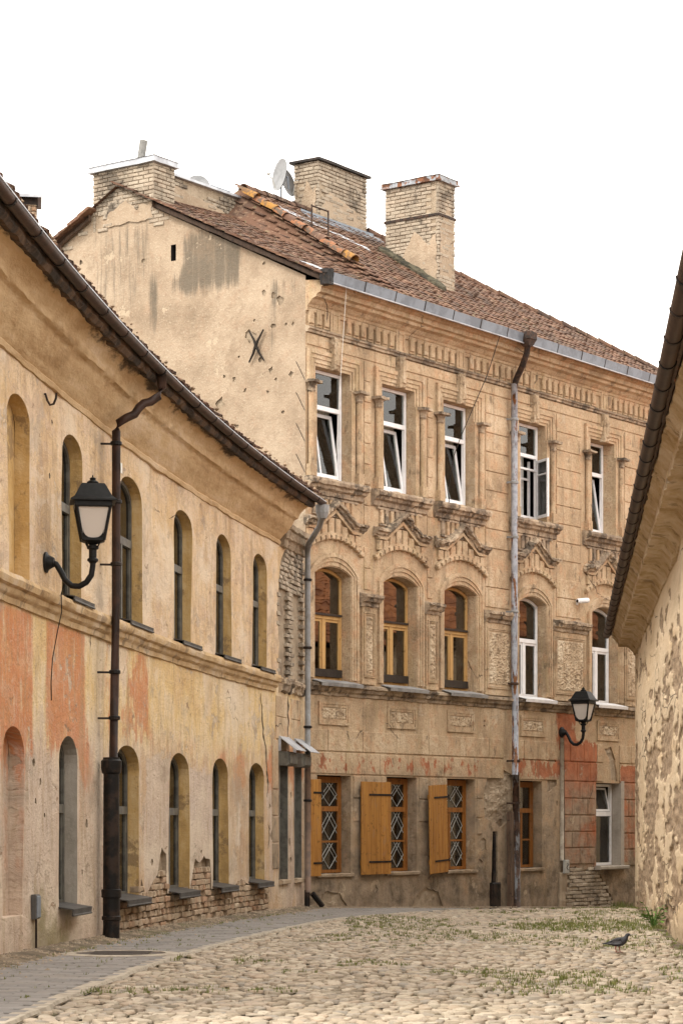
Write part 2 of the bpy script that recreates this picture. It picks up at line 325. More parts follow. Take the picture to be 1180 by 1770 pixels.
def cobble_mat():
    t = NT('cobble_stone'); r = t.math('FRACT', t.math('ADD', t.rnd(), t.attr('tint'))); p = t.pos()
    c = t.ramp(r, [(0, (.31, .255, .19)), (.15, (.43, .365, .28)), (.3, (.25, .225, .19)), (.5, (.37, .29, .215)), (.66, (.46, .40, .315)), (.83, (.20, .165, .12)), (1, (.31, .255, .19))])
    n = t.noise(p, 9, 6, .7)
    c = t.mix(t.mr(n, .45, .75, 0, .35), c, (.43, .35, .27))
    c = t.mix(t.mr(t.noise(p, 30, 4, .7), .58, .72, 0, .5), c, (.22, .175, .13))
    c = t.mix(t.mr(t.noise(p, .45, 4, .6), .55, .8, 0, .3), c, (.34, .28, .2))
    return t.done(c, .78, t.bump(t.noise(p, 38, 5, .7), .35, .012), Specular_IOR_Level=.35)
def paver_mat():
    t = NT('paver_concrete'); r = t.math('FRACT', t.math('ADD', t.rnd(), t.attr('tint'))); p = t.pos()
    c = t.ramp(r, [(0, (.18, .168, .16)), (.5, (.25, .235, .222)), (1, (.21, .195, .183))])
    c = t.mix(t.mr(t.noise(p, 1.3, 6, .65),   .5, .75, 0, .45), c, (.23, .20, .17))
    return t.done(c, .85, t.bump(t.noise(p, 60, 4, .7), .3, .006))
def ground_mat():
    t = NT('sandy_earth'); p = t.pos(); n = t.noise(p, 3, 7, .7)
    c = t.ramp(n, [(.2, (.07, .055, .038)), (.5, (.155, .122, .086)), (.8, (.27, .215, .155))])
    c = t.mix(t.mr(t.noise(p, .8, 5, .65), .52, .66, 0, .35), c, (.14, .14, .055))
    return t.done(c, .95, t.bump(t.noise(p, 45, 5, .7), .6, .02))
def leaf_mat(name, a, b):
    t = NT(name); r = t.math('FRACT', t.math('ADD', t.rnd(), t.attr('tint')))
    c = t.ramp(r, [(0, a), (.6, b), (1, a)])
    return t.done(c, .6, Subsurface_Weight=0.)
M['pl'] = plaster_center(); M['gab'] = plaster_gable(); M['left'] = plaster_left(); M['right'] = plaster_right()
M['trim'] = M['pl']
M['worn'] = plaster_trim('worn_stucco', [(.13, .10, .075), (.30, .23, .165), (.47, .37, .265)], .7, dark=(3.2, .54, (.055, .045, .036), .75))
M['ornament'] = plaster_trim('roughcast', [(.28, .21, .14), (.44, .33, .22), (.55, .45, .33)], .7, dark=(9, .55, (.15, .10, .06), .6))
M['reveal_l'] = plaster_trim('reveal_ochre', [(.36, .23, .095), (.50, .325, .13), (.56, .40, .21)], .5, dark=(2.4, .6, (.22, .145, .08), .7))
M['reveal_g'] = plaster_trim('grey_render', [(.27, .24, .20), (.35, .31, .265), (.41, .365, .315)], .3)
def cornice_left():
    t = NT('cornice_left'); p = t.pos(); z = t.sep(p)[2]; p = t.mapv(p, sc=(1, .45, 1))
    n1 = t.noise(p, 1.3, 7, .66); n2 = t.noise(p, 9, 6, .7); st = t.noise(t.mapv(p, sc=(1, .5, 3.2)), 1.5, 7, .68)
    c = t.ramp(t.math('ADD', t.mul(n1, .5), t.mul(st, .5)), [(.18, (.24, .15, .075)), (.38, (.43, .285, .148)), (.56, (.55, .395, .23)), (.76, (.65, .51, .36))])
    c = t.mix(t.mr(n2, .55, .8, 0, .4), c, (.56, .43, .28))
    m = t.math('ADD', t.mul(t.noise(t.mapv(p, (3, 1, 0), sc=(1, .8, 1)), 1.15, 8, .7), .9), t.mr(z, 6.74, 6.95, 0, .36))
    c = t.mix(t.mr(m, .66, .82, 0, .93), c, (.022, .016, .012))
    return t.done(c, .93, t.bump(t.math('ADD', n2, n1), .6, .03))
M['cornice_l'] = cornice_left()
M['string_l'] = plaster_trim('string_left', [(.38, .25, .13), (.50, .35, .19), (.54, .42, .29)], .5, dark=(3, .6, (.16, .11, .07), .6))
M['cornice_r'] = plaster_trim('cornice_right', [(.40, .28, .15), (.56, .43, .27), (.66, .55, .41)], .8, dark=(2.2, .62, (.16, .10, .05), .6))
M['brick'] = brick_mat('old_brick', [(.40, .30, .205), (.34, .245, .165), (.45, .355, .255), (.37, .225, .14), (.47, .38, .28), (.17, .12, .085)])
M['brick_pale'] = brick_old()
M['mortar'] = plaster_trim('mortar', [(.20, .15, .105), (.31, .245, .175), (.40, .32, .235)], .7)
M['tile'] = tile_mat()
M['tile_o'] = simple('ridge_tile', (.27, .115, .055), .9, col2=(.10, .072, .052), sc=9, bs=.6)
M['tile_r'] = simple('orange_roof_tile', (.42, .165, .065), .85, col2=(.26, .10, .045), sc=3, bs=.4)
M['lichen'] = simple('lichen_tile', (.30, .15, .035), .9, col2=(.13, .075, .04), sc=9, bs=.5)
M['mossy'] = simple('mossy_mortar', (.085, .075, .05), .95, col2=(.03, .028, .02), sc=6, bs=.6)
M['zinc'] = simple('zinc_sheet', (.20, .228, .268), .5, .15, col2=(.145, .165, .195), sc=2.5)
M['zinc_w'] = simple('pale_sheet_metal', (.48, .50, .54), .5, .35, col2=(.36, .37, .40), sc=3)
M['rot'] = simple('rotten_black_board', (.028, .02, .014), .95, col2=(.10, .06, .035), sc=2.5, bs=.5)
M['sill_d'] = simple('dark_sill_sheet', (.085, .08, .077), .55, .1, col2=(.055, .052, .05), sc=5)
M['zinc_l'] = simple('grey_sill_sheet', (.33, .33, .335), .5, .2, col2=(.22, .22, .225), sc=4)
M['brown'] = simple('brown_painted_steel', (.048, .026, .019), .5, col2=(.026, .016, .013), sc=4, bs=.1, spec=.2)
M['tar'] = simple('black_cast_iron', (.009, .008, .008), .55, col2=(.032, .021, .016), sc=5, bs=.3, spec=.2)
M['pipe_g'] = simple('grey_painted_pipe', (.26, .265, .275), .5, col2=(.20, .195, .19), sc=4, bs=.1)
M['pipe_b'] = simple('brown_pipe', (.22, .145, .105), .6, col2=(.14, .10, .08), sc=5, bs=.2)
M['pipe_f'] = paint_flaked('flaking_blue_grey_pipe', (.34, .36, .41), (.18, .075, .03), .57)
M['pipe_old'] = paint_flaked('stripped_rusty_pipe', (.19, .195, .21), (.075, .04, .027), .46)
M['rust'] = simple('rusty_iron', (.06, .034, .023), .8, col2=(.024, .018, .016), sc=12, bs=.5)
M['black'] = simple('black_lamp_paint', (.006, .0065, .007), .5, col2=(.010, .010, .011), sc=20, bs=.1, spec=.22)
M['plank'] = wood('shutter_wood', (.40, .19, .042), (.29, .125, .028))
M['wood_g'] = wood('brown_window_wood', (.30, .12, .026), (.21, .08, .018))
M['wood_y'] = wood('pine_window_wood', (.56, .35, .14), (.47, .27, .10))
M['post'] = wood('old_post_wood', (.15, .095, .065), (.085, .06, .045))
M['white'] = simple('white_window_paint', (.76, .76, .78), .4, var=.08, bs=.03)
M['grey_w'] = simple('grey_window_paint', (.125, .118, .10), .6, col2=(.08, .075, .065), sc=6)
M['dkbar'] = simple('dark_weather_bar', (.03, .025, .022), .4)
M['curtain'] = simple('white_curtain', (.62, .62, .60), .9, col2=(.5, .5, .48), sc=6)
M['blind'] = simple('beige_curtain', (.36, .33, .28), .9, col2=(.27, .245, .2), sc=5)
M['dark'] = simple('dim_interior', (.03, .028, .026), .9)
M['glass'] = glass_mat(); M['glass_o'] = glass_mat('mirroring_window_glass', 2.7, .6); M['glass_m'] = glass_mat('upper_window_glass', 1.7, .8); M['glass_l'] = glass_mat('old_window_glass', 1.38, .5)
t_ = NT('lamp_glass'); M['lampglass'] = t_.done((.70, .645, .60), .3, Transmission_Weight=.25, Alpha=1.)
M['cob'] = cobble_mat(); M['pav'] = paver_mat(); M['earth'] = ground_mat()
M['conc'] = simple('pale_concrete', (.42, .37, .30), .9, col2=(.30, .26, .21), sc=6, bs=.4)
M['iron'] = simple('manhole_iron', (.10, .085, .078), .6, .3, sc=9, bs=.4)
M['grass'] = leaf_mat('grass_blade', (.10, .13, .035), (.20, .20, .06))
M['leaf'] = leaf_mat('weed_leaf', (.07, .16, .03), (.16, .26, .05))
M['dry'] = leaf_mat('dry_litter', (.30, .21, .13), (.15, .10, .06))
M['pigeon'] = simple('pigeon_plumage', (.045, .047, .055), .6, col2=(.02, .02, .025), sc=14)
M['wing'] = simple('pigeon_wing', (.075, .075, .085), .6, col2=(.03, .03, .036), sc=25)
M['leg'] = simple('pigeon_leg', (.32, .10, .08), .6)
M['dish'] = simple('grey_dish', (.24, .245, .255), .5, var=.2)
M['pvc'] = simple('grey_plastic', (.42, .42, .40), .5, var=.15)
M['flue'] = simple('grey_flue', (.20, .195, .185), .6, var=.3)
M['paper'] = simple('white_sticker', (.72, .70, .66), .7, var=.1)
M['black_void'] = simple('near_black', (.025, .02, .016), .95)  # near-black fill for hole backs, cracks and the wall anchor

# ------------------------------------------------------------------ mesh helpers
def mk(name, me, mats, parent=None, mw=None, kind=None):
    o = bpy.data.objects.new(name, me); COL.objects.link(o)
    if me is not None and len(me.materials) == 0:
        for m in (mats if isinstance(mats, (list, tuple)) else [mats]): me.materials.append(M[m] if isinstance(m, str) else m)
    if parent is not None:
        o.parent = parent; o.matrix_parent_inverse = parent_inv(parent)
    if mw is not None: o.matrix_world = mw; o.matrix_basis = mw
    if kind: o['kind'] = kind
    return o
WORLD = {}
def parent_inv(p): return WORLD[p.name].inverted() if p.name in WORLD else Matrix()
def reg(o, mw): WORLD[o.name] = mw.copy()
def empty(name, mw, label, cat, group=None):
    o = bpy.data.objects.new(name, None); COL.objects.link(o); o.matrix_basis = mw; reg(o, mw)
    o.empty_display_size = .3; o['label'] = label; o['category'] = cat
    if group: o['group'] = group
    return o
class MB:
    def __init__(s): s.v = []; s.f = []; s.mi = []; s.tint = []; s.cm = 0; s.ct = 0.
    def add(s, vs, fs):
        b = len(s.v); s.v += [tuple(p) for p in vs]
        for f in fs: s.f.append([b + i for i in f]); s.mi.append(s.cm); s.tint.append(s.ct)
    def box(s, x0, x1, y0, y1, z0, z1, m=None):
        vs = [Vector((x, y, z)) for z in (z0, z1) for y in (y0, y1) for x in (x0, x1)]
        if m: vs = [m @ p for p in vs]
        s.add(vs, [(0, 1, 5, 4), (1, 3, 7, 5), (3, 2, 6, 7), (2, 0, 4, 6), (4, 5, 7, 6), (2, 3, 1, 0)])
        return s
    def cbox(s, x0, x1, y0, y1, z0, z1, c=.01, m=None):      # front (y0) edges chamfered
        vs = []
        for (y, k) in ((y1, 0), (y0 + c, 0), (y0, c)):
            vs += [Vector((x0 + k, y, z0 + k)), Vector((x1 - k, y, z0 + k)), Vector((x1 - k, y, z1 - k)), Vector((x0 + k, y, z1 - k))]
        if m: vs = [m @ p for p in vs]
        fs = [(8, 9, 10, 11)]
        for a in (0, 4):
            for i in range(4): j = (i + 1) % 4; fs.append((a + i, a + j, a + 4 + j, a + 4 + i))
        s.add(vs, fs); return s
    def prism(s, poly, y0, y1, m=None):                      # polygon in x,z extruded in y
        n = len(poly); vs = [Vector((x, y0, z)) for x, z in poly] + [Vector((x, y1, z)) for x, z in poly]
        if m: vs = [m @ p for p in vs]
        s.add(vs, [tuple(range(n)), tuple(range(2 * n - 1, n - 1, -1))] + [(i, n + i, n + (i + 1) % n, (i + 1) % n) for i in range(n)])
        return s
    def sweep(s, prof, frames, close=False, cap=True):       # frames: functions (a,b)->point
        n = len(prof); vs = [f(a, b) for f in frames for a, b in prof]; fs = []
        for k in range(len(frames) - 1):
            for i in range(n if close else n - 1):
                j = (i + 1) % n; fs.append((k * n + i, k * n + j, (k + 1) * n + j, (k + 1) * n + i))
        if cap:
            fs.append(tuple(range(n))); b = (len(frames) - 1) * n; fs.append(tuple(range(b + n - 1, b - 1, -1)))
        s.add(vs, fs); return s
    def tube(s, pts, r, n=8, cap=True):
        pts = [Vector(p) for p in pts]; rs = r if isinstance(r, (list, tuple)) else [r] * len(pts)
        up = Vector((.13, .21, .97)); vs = []; fs = []
        for i, p in enumerate(pts):
            d = (pts[min(i + 1, len(pts) - 1)] - pts[max(i - 1, 0)]).normalized()
            a = d.cross(up)
            if a.length < .2: a = d.cross(Vector((1, .1, 0)))
            a.normalize(); b = d.cross(a)
            vs += [p + (a * math.cos(2 * math.pi * k / n) + b * math.sin(2 * math.pi * k / n)) * rs[i] for k in range(n)]
        for i in range(len(pts) - 1):
            for k in range(n): j = (k + 1) % n; fs.append((i * n + k, i * n + j, (i + 1) * n + j, (i + 1) * n + k))
        if cap: fs += [tuple(range(n)), tuple(range((len(pts)) * n - 1, (len(pts) - 1) * n - 1, -1))]
        s.add(vs, fs); return s
    def lathe(s, prof, n=12, m=None, sq=False):              # prof: (r,z)
        vs = []
        for r, z in prof:
            for k in range(n):
                a = 2 * math.pi * (k + (.5 if sq else 0)) / n; vs.append(Vector((r * math.cos(a), r * math.sin(a), z)))
        if m: vs = [m @ p for p in vs]
        fs = [(i * n + k, i * n + (k + 1) % n, (i + 1) * n + (k + 1) % n, (i + 1) * n + k) for i in range(len(prof) - 1) for k in range(n)]
        fs += [tuple(range(n - 1, -1, -1)), tuple(range((len(prof) - 1) * n, len(prof) * n))]
        s.add(vs, fs); return s
    def mesh(s, name, smooth=False):
        me = bpy.data.meshes.new(name); me.from_pydata(s.v, [], s.f)
        if any(s.mi): me.polygons.foreach_set('material_index', s.mi)
        if any(s.tint):
            a = me.attributes.new('tint', 'FLOAT', 'FACE'); a.data.foreach_set('value', s.tint)
        if smooth: me.polygons.foreach_set('use_smooth', [True] * len(s.f))
        me.update(); return me
    def build(s, name, mats, parent=None, smooth=False, erode=None, mw=None, kind=None, auto=None):
        me = s.mesh(name, smooth)
        if erode: erode_mesh(me, *erode)
        if auto: auto_smooth(me, auto)
        return mk(name, me, mats, parent, mw, kind)
def auto_smooth(me, deg):
    me.polygons.foreach_set('use_smooth', [True] * len(me.polygons))
    bm = bmesh.new(); bm.from_mesh(me)
    for e in bm.edges:
        e.smooth = not (len(e.link_faces) == 2 and e.calc_face_angle(0) > R(deg))
    bm.to_mesh(me); bm.free()
def erode_mesh(me, amt=.01, L=.12, freq=6., passes=4):
    bm = bmesh.new(); bm.from_mesh(me)
    bmesh.ops.triangulate(bm, faces=bm.faces[:])
    for _ in range(passes):
        es = [e for e in bm.edges if e.calc_length() > L]
        if not es or len(bm.faces) > 9000: break
        bmesh.ops.subdivide_edges(bm, edges=es, cuts=1)
        bmesh.ops.triangulate(bm, faces=[f for f in bm.faces if len(f.verts) > 3])
    for v in bm.verts:
        n = noise.noise_vector(v.co * freq) * amt + noise.noise_vector(v.co * freq * 3.1) * amt * .5
        k = max(0, noise.noise(v.co * freq * .35) - .1) * 2.5
        v.co += n * (1 + k)
    bm.to_mesh(me); bm.free()
def arch(x0, x1, z0, zs, zc, n=12):
    cx, hw = (x0 + x1) / 2, (x1 - x0) / 2
    # segmental when low, else elliptical
    p = [(x0, z0), (x1, z0)]
    for i in range(n + 1):
        a = math.pi * i / n; p.append((cx + hw * math.cos(a), zs + (zc - zs) * math.sin(a) ** .85))
    return p
def seg(x0, x1, zs, zc, n=10):
    w = (x1 - x0) / 2; h = zc - zs; r = (w * w + h * h) / (2 * h); a = math.asin(min(1, w / r)); cx = (x0 + x1) / 2
    return [(cx + r * math.sin(a - 2 * a * i / n), zc - r + r * math.cos(a - 2 * a * i / n)) for i in range(n + 1)]   # right to left
def jag(cx, cz, rx, rz, n=11, k=.35, rnd=random):
    return [(cx + rx * math.cos(2 * math.pi * i / n) * (1 + rnd.uniform(-k, k)), cz + rz * math.sin(2 * math.pi * i / n) * (1 + rnd.uniform(-k, k))) for i in range(n)]
def ragged(pts, step=.06, amp=.03, seed=1):
    out = []; n = len(pts)
    for i in range(n):
        a, b = Vector(pts[i]), Vector(pts[(i + 1) % n]); k = max(1, int((b - a).length / step))
        for j in range(k):
            p = a.lerp(b, j / k); q = noise.noise_vector(Vector((p.x * 7, p.y * 7, seed * 3.7)))
            out.append((p.x + q.x * amp, p.y + q.y * amp))
    return out
def wall_mesh(name, outline, holes, mapping, step_u=.5, step_z=.5, wav=.0, holemat=1):
    """outline, holes in (u,z). hole = dict(p=polygon, d=depth, back=mat index or None, m=reveal material index)"""
    bm = bmesh.new(); edges = []
    for poly in [outline] + [h['p'] for h in holes]:
        vs = [bm.verts.new((u, 0, z)) for u, z in poly]
        for i in range(len(vs)): edges.append(bm.edges.new((vs[i], vs[(i + 1) % len(vs)])))
    bmesh.ops.triangle_fill(bm, use_beauty=True, use_dissolve=False, edges=edges, normal=(0, -1, 0))
    us = [p[0] for p in outline]; zs = [p[1] for p in outline]
    u = min(us) + step_u
    while u < max(us):
        bmesh.ops.bisect_plane(bm, geom=bm.verts[:] + bm.edges[:] + bm.faces[:], plane_co=(u, 0, 0), plane_no=(1, 0, 0)); u += step_u
    z = min(zs) + step_z
    while z < max(zs):
        bmesh.ops.bisect_plane(bm, geom=bm.verts[:] + bm.edges[:] + bm.faces[:], plane_co=(0, 0, z), plane_no=(0, 0, 1)); z += step_z
    bb = [(min(p[0] for p in h['p']) - .02, max(p[0] for p in h['p']) + .02, min(p[1] for p in h['p']) - .02, max(p[1] for p in h['p']) + .02, h) for h in holes]
    if wav:
        for v in bm.verts:
            v.co.y += noise.noise(Vector((v.co.x * .9, 3.3, v.co.z * .7))) * wav + noise.noise(Vector((v.co.x * 4, 1.3, v.co.z * 4))) * wav * .35
    fed = []
    for e in bm.edges:
        if len(e.link_faces) == 1:
            c = (e.verts[0].co + e.verts[1].co) / 2
            for a, b, c0, c1, h in bb:
                if a < c.x < b and c0 < c.z < c1: fed.append((e, h)); break
    byd = {}
    for e, h in fed: byd.setdefault((h['d'], h.get('m', holemat)), []).append(e)
    for (d, m), es in byd.items():
        r = bmesh.ops.extrude_edge_only(bm, edges=es)
        for g in r['geom']:
            if isinstance(g, bmesh.types.BMVert): g.co.y += d
            if isinstance(g, bmesh.types.BMFace): g.material_index = m
    for h in holes:
        if h.get('back') is not None:
            f = bm.faces.new([bm.verts.new((u, h['d'] - .001, z)) for u, z in h['p']]); f.material_index = h['back']
    uvl = bm.loops.layers.uv.new('UVMap')
    for f in bm.faces:
        for l in f.loops: l[uvl].uv = (l.vert.co.x + l.vert.co.y * .7, l.vert.co.z)
    for v in bm.verts: v.co = mapping(v.co.x, v.co.y, v.co.z)
    me = bpy.data.meshes.new(name); bm.to_mesh(me); bm.free(); return me
def child(name, me, mats, parent, kind=None):     # mesh already in the parent's own coordinates
    o = mk(name, me, mats, kind=kind); o.parent = parent; return o
def cbuild(mb, name, mats, parent, **kw):         # build in parent's own coordinates, no inverse
    o = mb.build(name, mats, **kw); o.parent = parent; return o
def placed(name, me, mats, parent, mloc, kind=None):   # mesh shared, placed by matrix in parent's coordinates
    o = mk(name, me, mats, kind=kind); o.parent = parent; o.matrix_basis = mloc; return o
def T(x, y, z): return Matrix.Translation((x, y, z))
def RZ(a): return Matrix.Rotation(a, 4, 'Z')
def RXm(a): return Matrix.Rotation(a, 4, 'X')
def RYm(a): return Matrix.Rotation(a, 4, 'Y')

# ------------------------------------------------------------------ piece prototypes
def rough_box(name, lx, ly, lz, k, seed, sub=0):
    rr = random.Random(seed); mb = MB(); c = min(lx, lz) * .13
    vs = []
    for (y, i) in ((ly / 2, 0), (-ly / 2 + c, 0), (-ly / 2, c)):
        for (sx, sz) in ((-1, -1), (1, -1), (1, 1), (-1, 1)):
            vs.append((sx * (lx / 2 - i) + rr.uniform(-k, k), y + rr.uniform(-k, k), sz * (lz / 2 - i) + rr.uniform(-k, k)))
    mb.add(vs, [(8, 9, 10, 11), (3, 2, 1, 0)] + [(a + i, a + (i + 1) % 4, a + 4 + (i + 1) % 4, a + 4 + i) for a in (0, 4) for i in range(4)])
    return mb
brick_meshes = [rough_box('brick', .245, .12, .07, .008, i).mesh('brick') for i in range(6)]
half_meshes = [rough_box('brick', .118, .12, .07, .008, i + 20).mesh('brick') for i in range(3)]
for me in brick_meshes + half_meshes: me.materials.append(M['brick'])

sooty_meshes = []
for me in brick_meshes:
    c_ = me.copy(); c_.materials[0] = M['brick_pale']; sooty_meshes.append(c_)
def brick_faces(mb, m, u0, u1, z0, z1, rnd, bl=.25, bh=.075, skip=None, jit=.012, off=0):
    """courses of bricks in the x,z plane (front at y=0 after matrix m), appended to a joined mesh"""
    r = 0; z = z0
    while z < z1 - .02:
        u = u0 - (bl / 2 if (r + off) % 2 else 0)
        while u < u1 - .03:
            a, b = max(u, u0) + .006, min(u + bl, u1) - .006
            if b - a > .03 and not (skip and skip((a + b) / 2, z + bh / 2)):
                y = rnd.uniform(-jit, jit * .4); mb.ct = rnd.random() * .98 + .01
                mb.cbox(a + rnd.uniform(-.004, .004), b + rnd.uniform(-.004, .004), y, .06, z + .006 + rnd.uniform(-.004, .004), min(z + bh, z1) - .006 + rnd.uniform(-.004, .004), .009, m)
            u += bl
        z += bh; r += 1
    mb.ct = 0.

# ------------------------------------------------------------------ window builder (x,z opening; y = frame depth)
def window(parent, x0, x1, z0, z1, y, fm, style, rnd, top=None, name='window'):
    """one window as thing-part: frame with sashes and panes as sub-parts; returns the window mesh object"""
    fw = .055; d = .06
    mb = MB()
    mb.box(x0, x0 + fw, y, y + d, z0, z1); mb.box(x1 - fw, x1, y, y + d, z0, z1)
    mb.box(x0 + fw, x1 - fw, y, y + d, z0, z0 + fw)
    if top:
        pts = top; inner = [(max(x0 + fw, min(x1 - fw, px)), pz - fw) for px, pz in pts]
        for i in range(len(pts) - 1):
            mb.prism([inner[i], pts[i], pts[i + 1], inner[i + 1]], y, y + d)
    else: mb.box(x0 + fw, x1 - fw, y, y + d, z1 - fw, z1)
    return mb, fw, d
def pane(parent, x0, x1, z0, z1, y, m=None, poly=None, mat='glass'):
    mb = MB()
    if poly: mb.prism(poly, y, y + .008, m)
    else: mb.box(x0, x1, y, y + .008, z0, z1, m)
    return cbuild(mb, 'pane', mat, parent)

# ================================================================== CENTRE HOUSE (three storeys)
HC = empty('corner_house', MC, 'three-storey ochre stucco house with tiled roof, brick chimneys and ornate window surrounds', 'house')
XE = 14.9
W2 = [(.30, 1.38), (2.41, 3.50), (4.51, 5.60), (7.32, 8.38), (10.26, 11.30)]
W1 = [(.27, 1.40), (2.45, 3.58), (4.53, 5.70), (7.32, 8.40), (10.31, 11.42)]
W0 = [(.35, 1.40), (2.56, 3.58), (4.64, 5.66), (7.36, 8.24), (10.50, 11.56)]
NICHE = (12.75, 13.75)
Z2a, Z2b = 7.72, 9.72
Z1a, Z1s, Z1c = 4.08, 6.02, 6.16
Z0a, Z0b = .60, 2.39
rf = random.Random(11)
holes = []
for i, (a, b) in enumerate(W2): holes.append(dict(p=[(a, Z2a), (b, Z2a), (b, Z2b), (a, Z2b)], d=.30 if i == 4 else .22))
holes.append(dict(p=[(NICHE[0], Z2a), (NICHE[1], Z2a), (NICHE[1], Z2b), (NICHE[0], Z2b)], d=.16, back=0))
for a, b in W1: holes.append(dict(p=[(a, Z1a), (b, Z1a)] + seg(a, b, Z1s, Z1c), d=.24))
for i, (a, b) in enumerate(W0): holes.append(dict(p=[(a, Z0a), (b, Z0a), (b, Z0b), (a, Z0b)], d=.24))
# places where the plaster has come off
BR = ragged([(9.2, -.5), (11.45, -.5), (11.4, -.28), (11.0, .1), (10.62, .52), (9.95, .56), (9.3, .62)], .08, .05, 2)
holes.append(dict(p=[(max(9.16, x), z) for x, z in BR], d=.05, back=2))
holes.append(dict(p=ragged([(6.0, 1.62), (6.62, 1.45), (7.08, 1.6), (7.12, 2.5), (6.75, 2.58), (6.15, 2.5), (5.95, 2.1)], .07, .05, 3), d=.05, back=2))
holes.append(dict(p=ragged([(6.25, .25), (6.5, .25), (6.5, 1.36), (6.32, 1.36)], .08, .02, 13), d=.07, back=3))
holes.append(dict(p=ragged([(8.42, 2.15), (8.85, 2.3), (8.8, 2.85), (8.5, 2.9), (8.45, 2.5)], .07, .035, 4), d=.03, back=2))
holes.append(dict(p=ragged([(10.85, 3.12), (11.15, 3.18), (11.35, 2.9), (11.45, 2.45), (11.15, 2.47), (11.08, 2.9)], .07, .03, 5), d=.04, back=2))
holes.append(dict(p=ragged([(3.4, -.08), (4.5, -.1), (4.35, .2), (3.9, .28), (3.55, .12)], .07, .04, 6), d=.04, back=2))
holes.append(dict(p=ragged([(.35, 0.02), (1.3, 0.0), (1.05, .25), (.6, .3)], .07, .04, 7), d=.04, back=2))
for (cx, cz, r) in ((5.95, 1.1, .12), (5.85, .75, .09), (6.0, 3.55, .03), (6.0, 3.45, .03), (8.85, 1.95, .05), (4.15, .45, .06), (2.2, .3, .06), (1.9, 1.2, .05), (3.9, 1.6, .05), (4.05, .95, .06), (12.1, 5.4, .06), (9.4, 8.2, .05), (1.72, 1.9, .05)):
    holes.append(dict(p=jag(cx, cz, r, r * 1.1, 9, .4, rf), d=.025, back=2))
fm = wall_mesh('facade_wall', [(0, -.6), (XE, -.6), (XE, 11.2), (0, 11.2)], holes, lambda u, y, z: Vector((u, y, z)), .6, .6, .0)
child('facade_wall', fm, ['pl', 'pl', 'mortar', 'black_void'], HC)

# gable wall (plane x = 0, coordinate s = local y)
gh = [dict(p=[(2.97, 11.95), (3.09, 11.95), (3.09, 12.25), (2.97, 12.25)], d=.14, back=2, m=2)]
rg = random.Random(5)
for s_, z_, r in ((1.24, 10.33, .11), (1.60, 9.61, .05), (1.83, 9.68, .035), (.77, 9.68, .06), (.32, 9.56, .045), (1.94, 9.20, .10), (1.36, 9.38, .035),
                  (.71, 10.47, .05), (.93, 11.09, .05), (.72, 11.02, .05), (.57, 10.91, .08), (.43, 10.47, .035), (.28, 10.46, .035), (.93, 11.62, .03),
                  (5.78, 12.3, .05), (5.3, 12.22, .05), (3.75, 12.05, .05), (.66, 9.5, .03), (1.0, 9.9, .05), (.85, 9.3, .03), (1.5, 10.0, .025), (4.95, 11.6, .05), (1.15, 10.62, .03), (.5, 8.9, .035), (1.55, 8.75, .04)):
    gh.append(dict(p=jag(s_, z_, r, r, 9, .42, rg), d=.03, back=3, m=3))
gm = wall_mesh('gable_wall', [(0, -.6), (8.7, -.6), (8.7, 11.3), (4.35, 13.42), (0, 11.28)], gh, lambda u, y, z: Vector((y, u, z)), .7, .7, .012)
child('gable_wall', gm, ['gab', 'gab', 'black_void', 'mortar'], HC)
mb = MB(); mb.box(0, XE, 8.5, 8.7, -.6, 11.3); cbuild(mb, 'rear_wall', 'gab', HC)
mb = MB(); mb.box(XE - .2, XE, .01, 8.5, -.6, 11.3); cbuild(mb, 'end_wall', 'pl', HC)
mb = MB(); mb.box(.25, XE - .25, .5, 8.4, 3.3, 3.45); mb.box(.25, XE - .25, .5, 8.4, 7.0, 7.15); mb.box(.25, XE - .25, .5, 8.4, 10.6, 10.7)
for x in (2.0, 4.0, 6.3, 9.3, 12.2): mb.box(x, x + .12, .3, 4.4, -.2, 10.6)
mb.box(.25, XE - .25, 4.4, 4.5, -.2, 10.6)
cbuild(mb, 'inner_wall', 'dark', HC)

# --- iron wall anchor on the gable
mb = MB()
for sg in (-1, 1):
    mb.tube([(-.05, 1.06 + sg * .16, 10.42), (-.06, 1.06 + sg * .05, 10.25), (-.07, 1.06, 10.15), (-.06, 1.06 - sg * .07, 10.0), (-.05, 1.06 - sg * .17, 9.86)], [.015, .021, .032, .023, .015], 6)
cbuild(mb, 'wall_anchor', 'black_void', HC)

# --- ashlar blocks lined out in the plaster (each a thin proud panel with recessed joints)
def blocks(xa, xb, rows, ln, seed, mat='pl', proud=.02, gap=.02):
    rr = random.Random(seed)
    for k, (za, zb) in enumerate(rows):
        n = max(1, round((xb - xa) / ln)); w_ = (xb - xa) / n; cuts = [xa]
        if n == 1: cuts.append(xb)
        else:
            x = xa + w_ * (.5 if k % 2 else 1)
            while x < xb - .1: cuts.append(x); x += w_
            cuts.append(xb)
        for a, b in zip(cuts, cuts[1:]):
            mb = MB(); p = proud + rr.uniform(-.003, .003)
            mb.cbox(a + gap / 2, b - gap / 2, -p, .0, za + gap / 2, zb - gap / 2, .008)
            cbuild(mb, 'ashlar_block', mat, HC)
def rows(z0, z1, h):
    n = round((z1 - z0) / h); return [(z0 + (z1 - z0) * i / n, z0 + (z1 - z0) * (i + 1) / n) for i in range(n)]
PIERS2 = [(1.80, 2.02), (3.92, 4.12), (6.02, 6.93), (8.80, 9.84), (11.73, 12.34)]
for i, (a, b) in enumerate(PIERS2):
    blocks(a, b, rows(7.0, 10.05, .385), .9, i)
    blocks(a, b, rows(5.82, 6.62, .4), .9, i + 10)
# above the window heads
for i, (a, b) in enumerate(((0.02, .70), (.99, 2.85), (3.07, 4.95), (5.17, 7.74), (7.96, 10.68), (10.88, 13.1))):
    blocks(a, b, [(10.06, 10.28)], 1.9, i + 20)
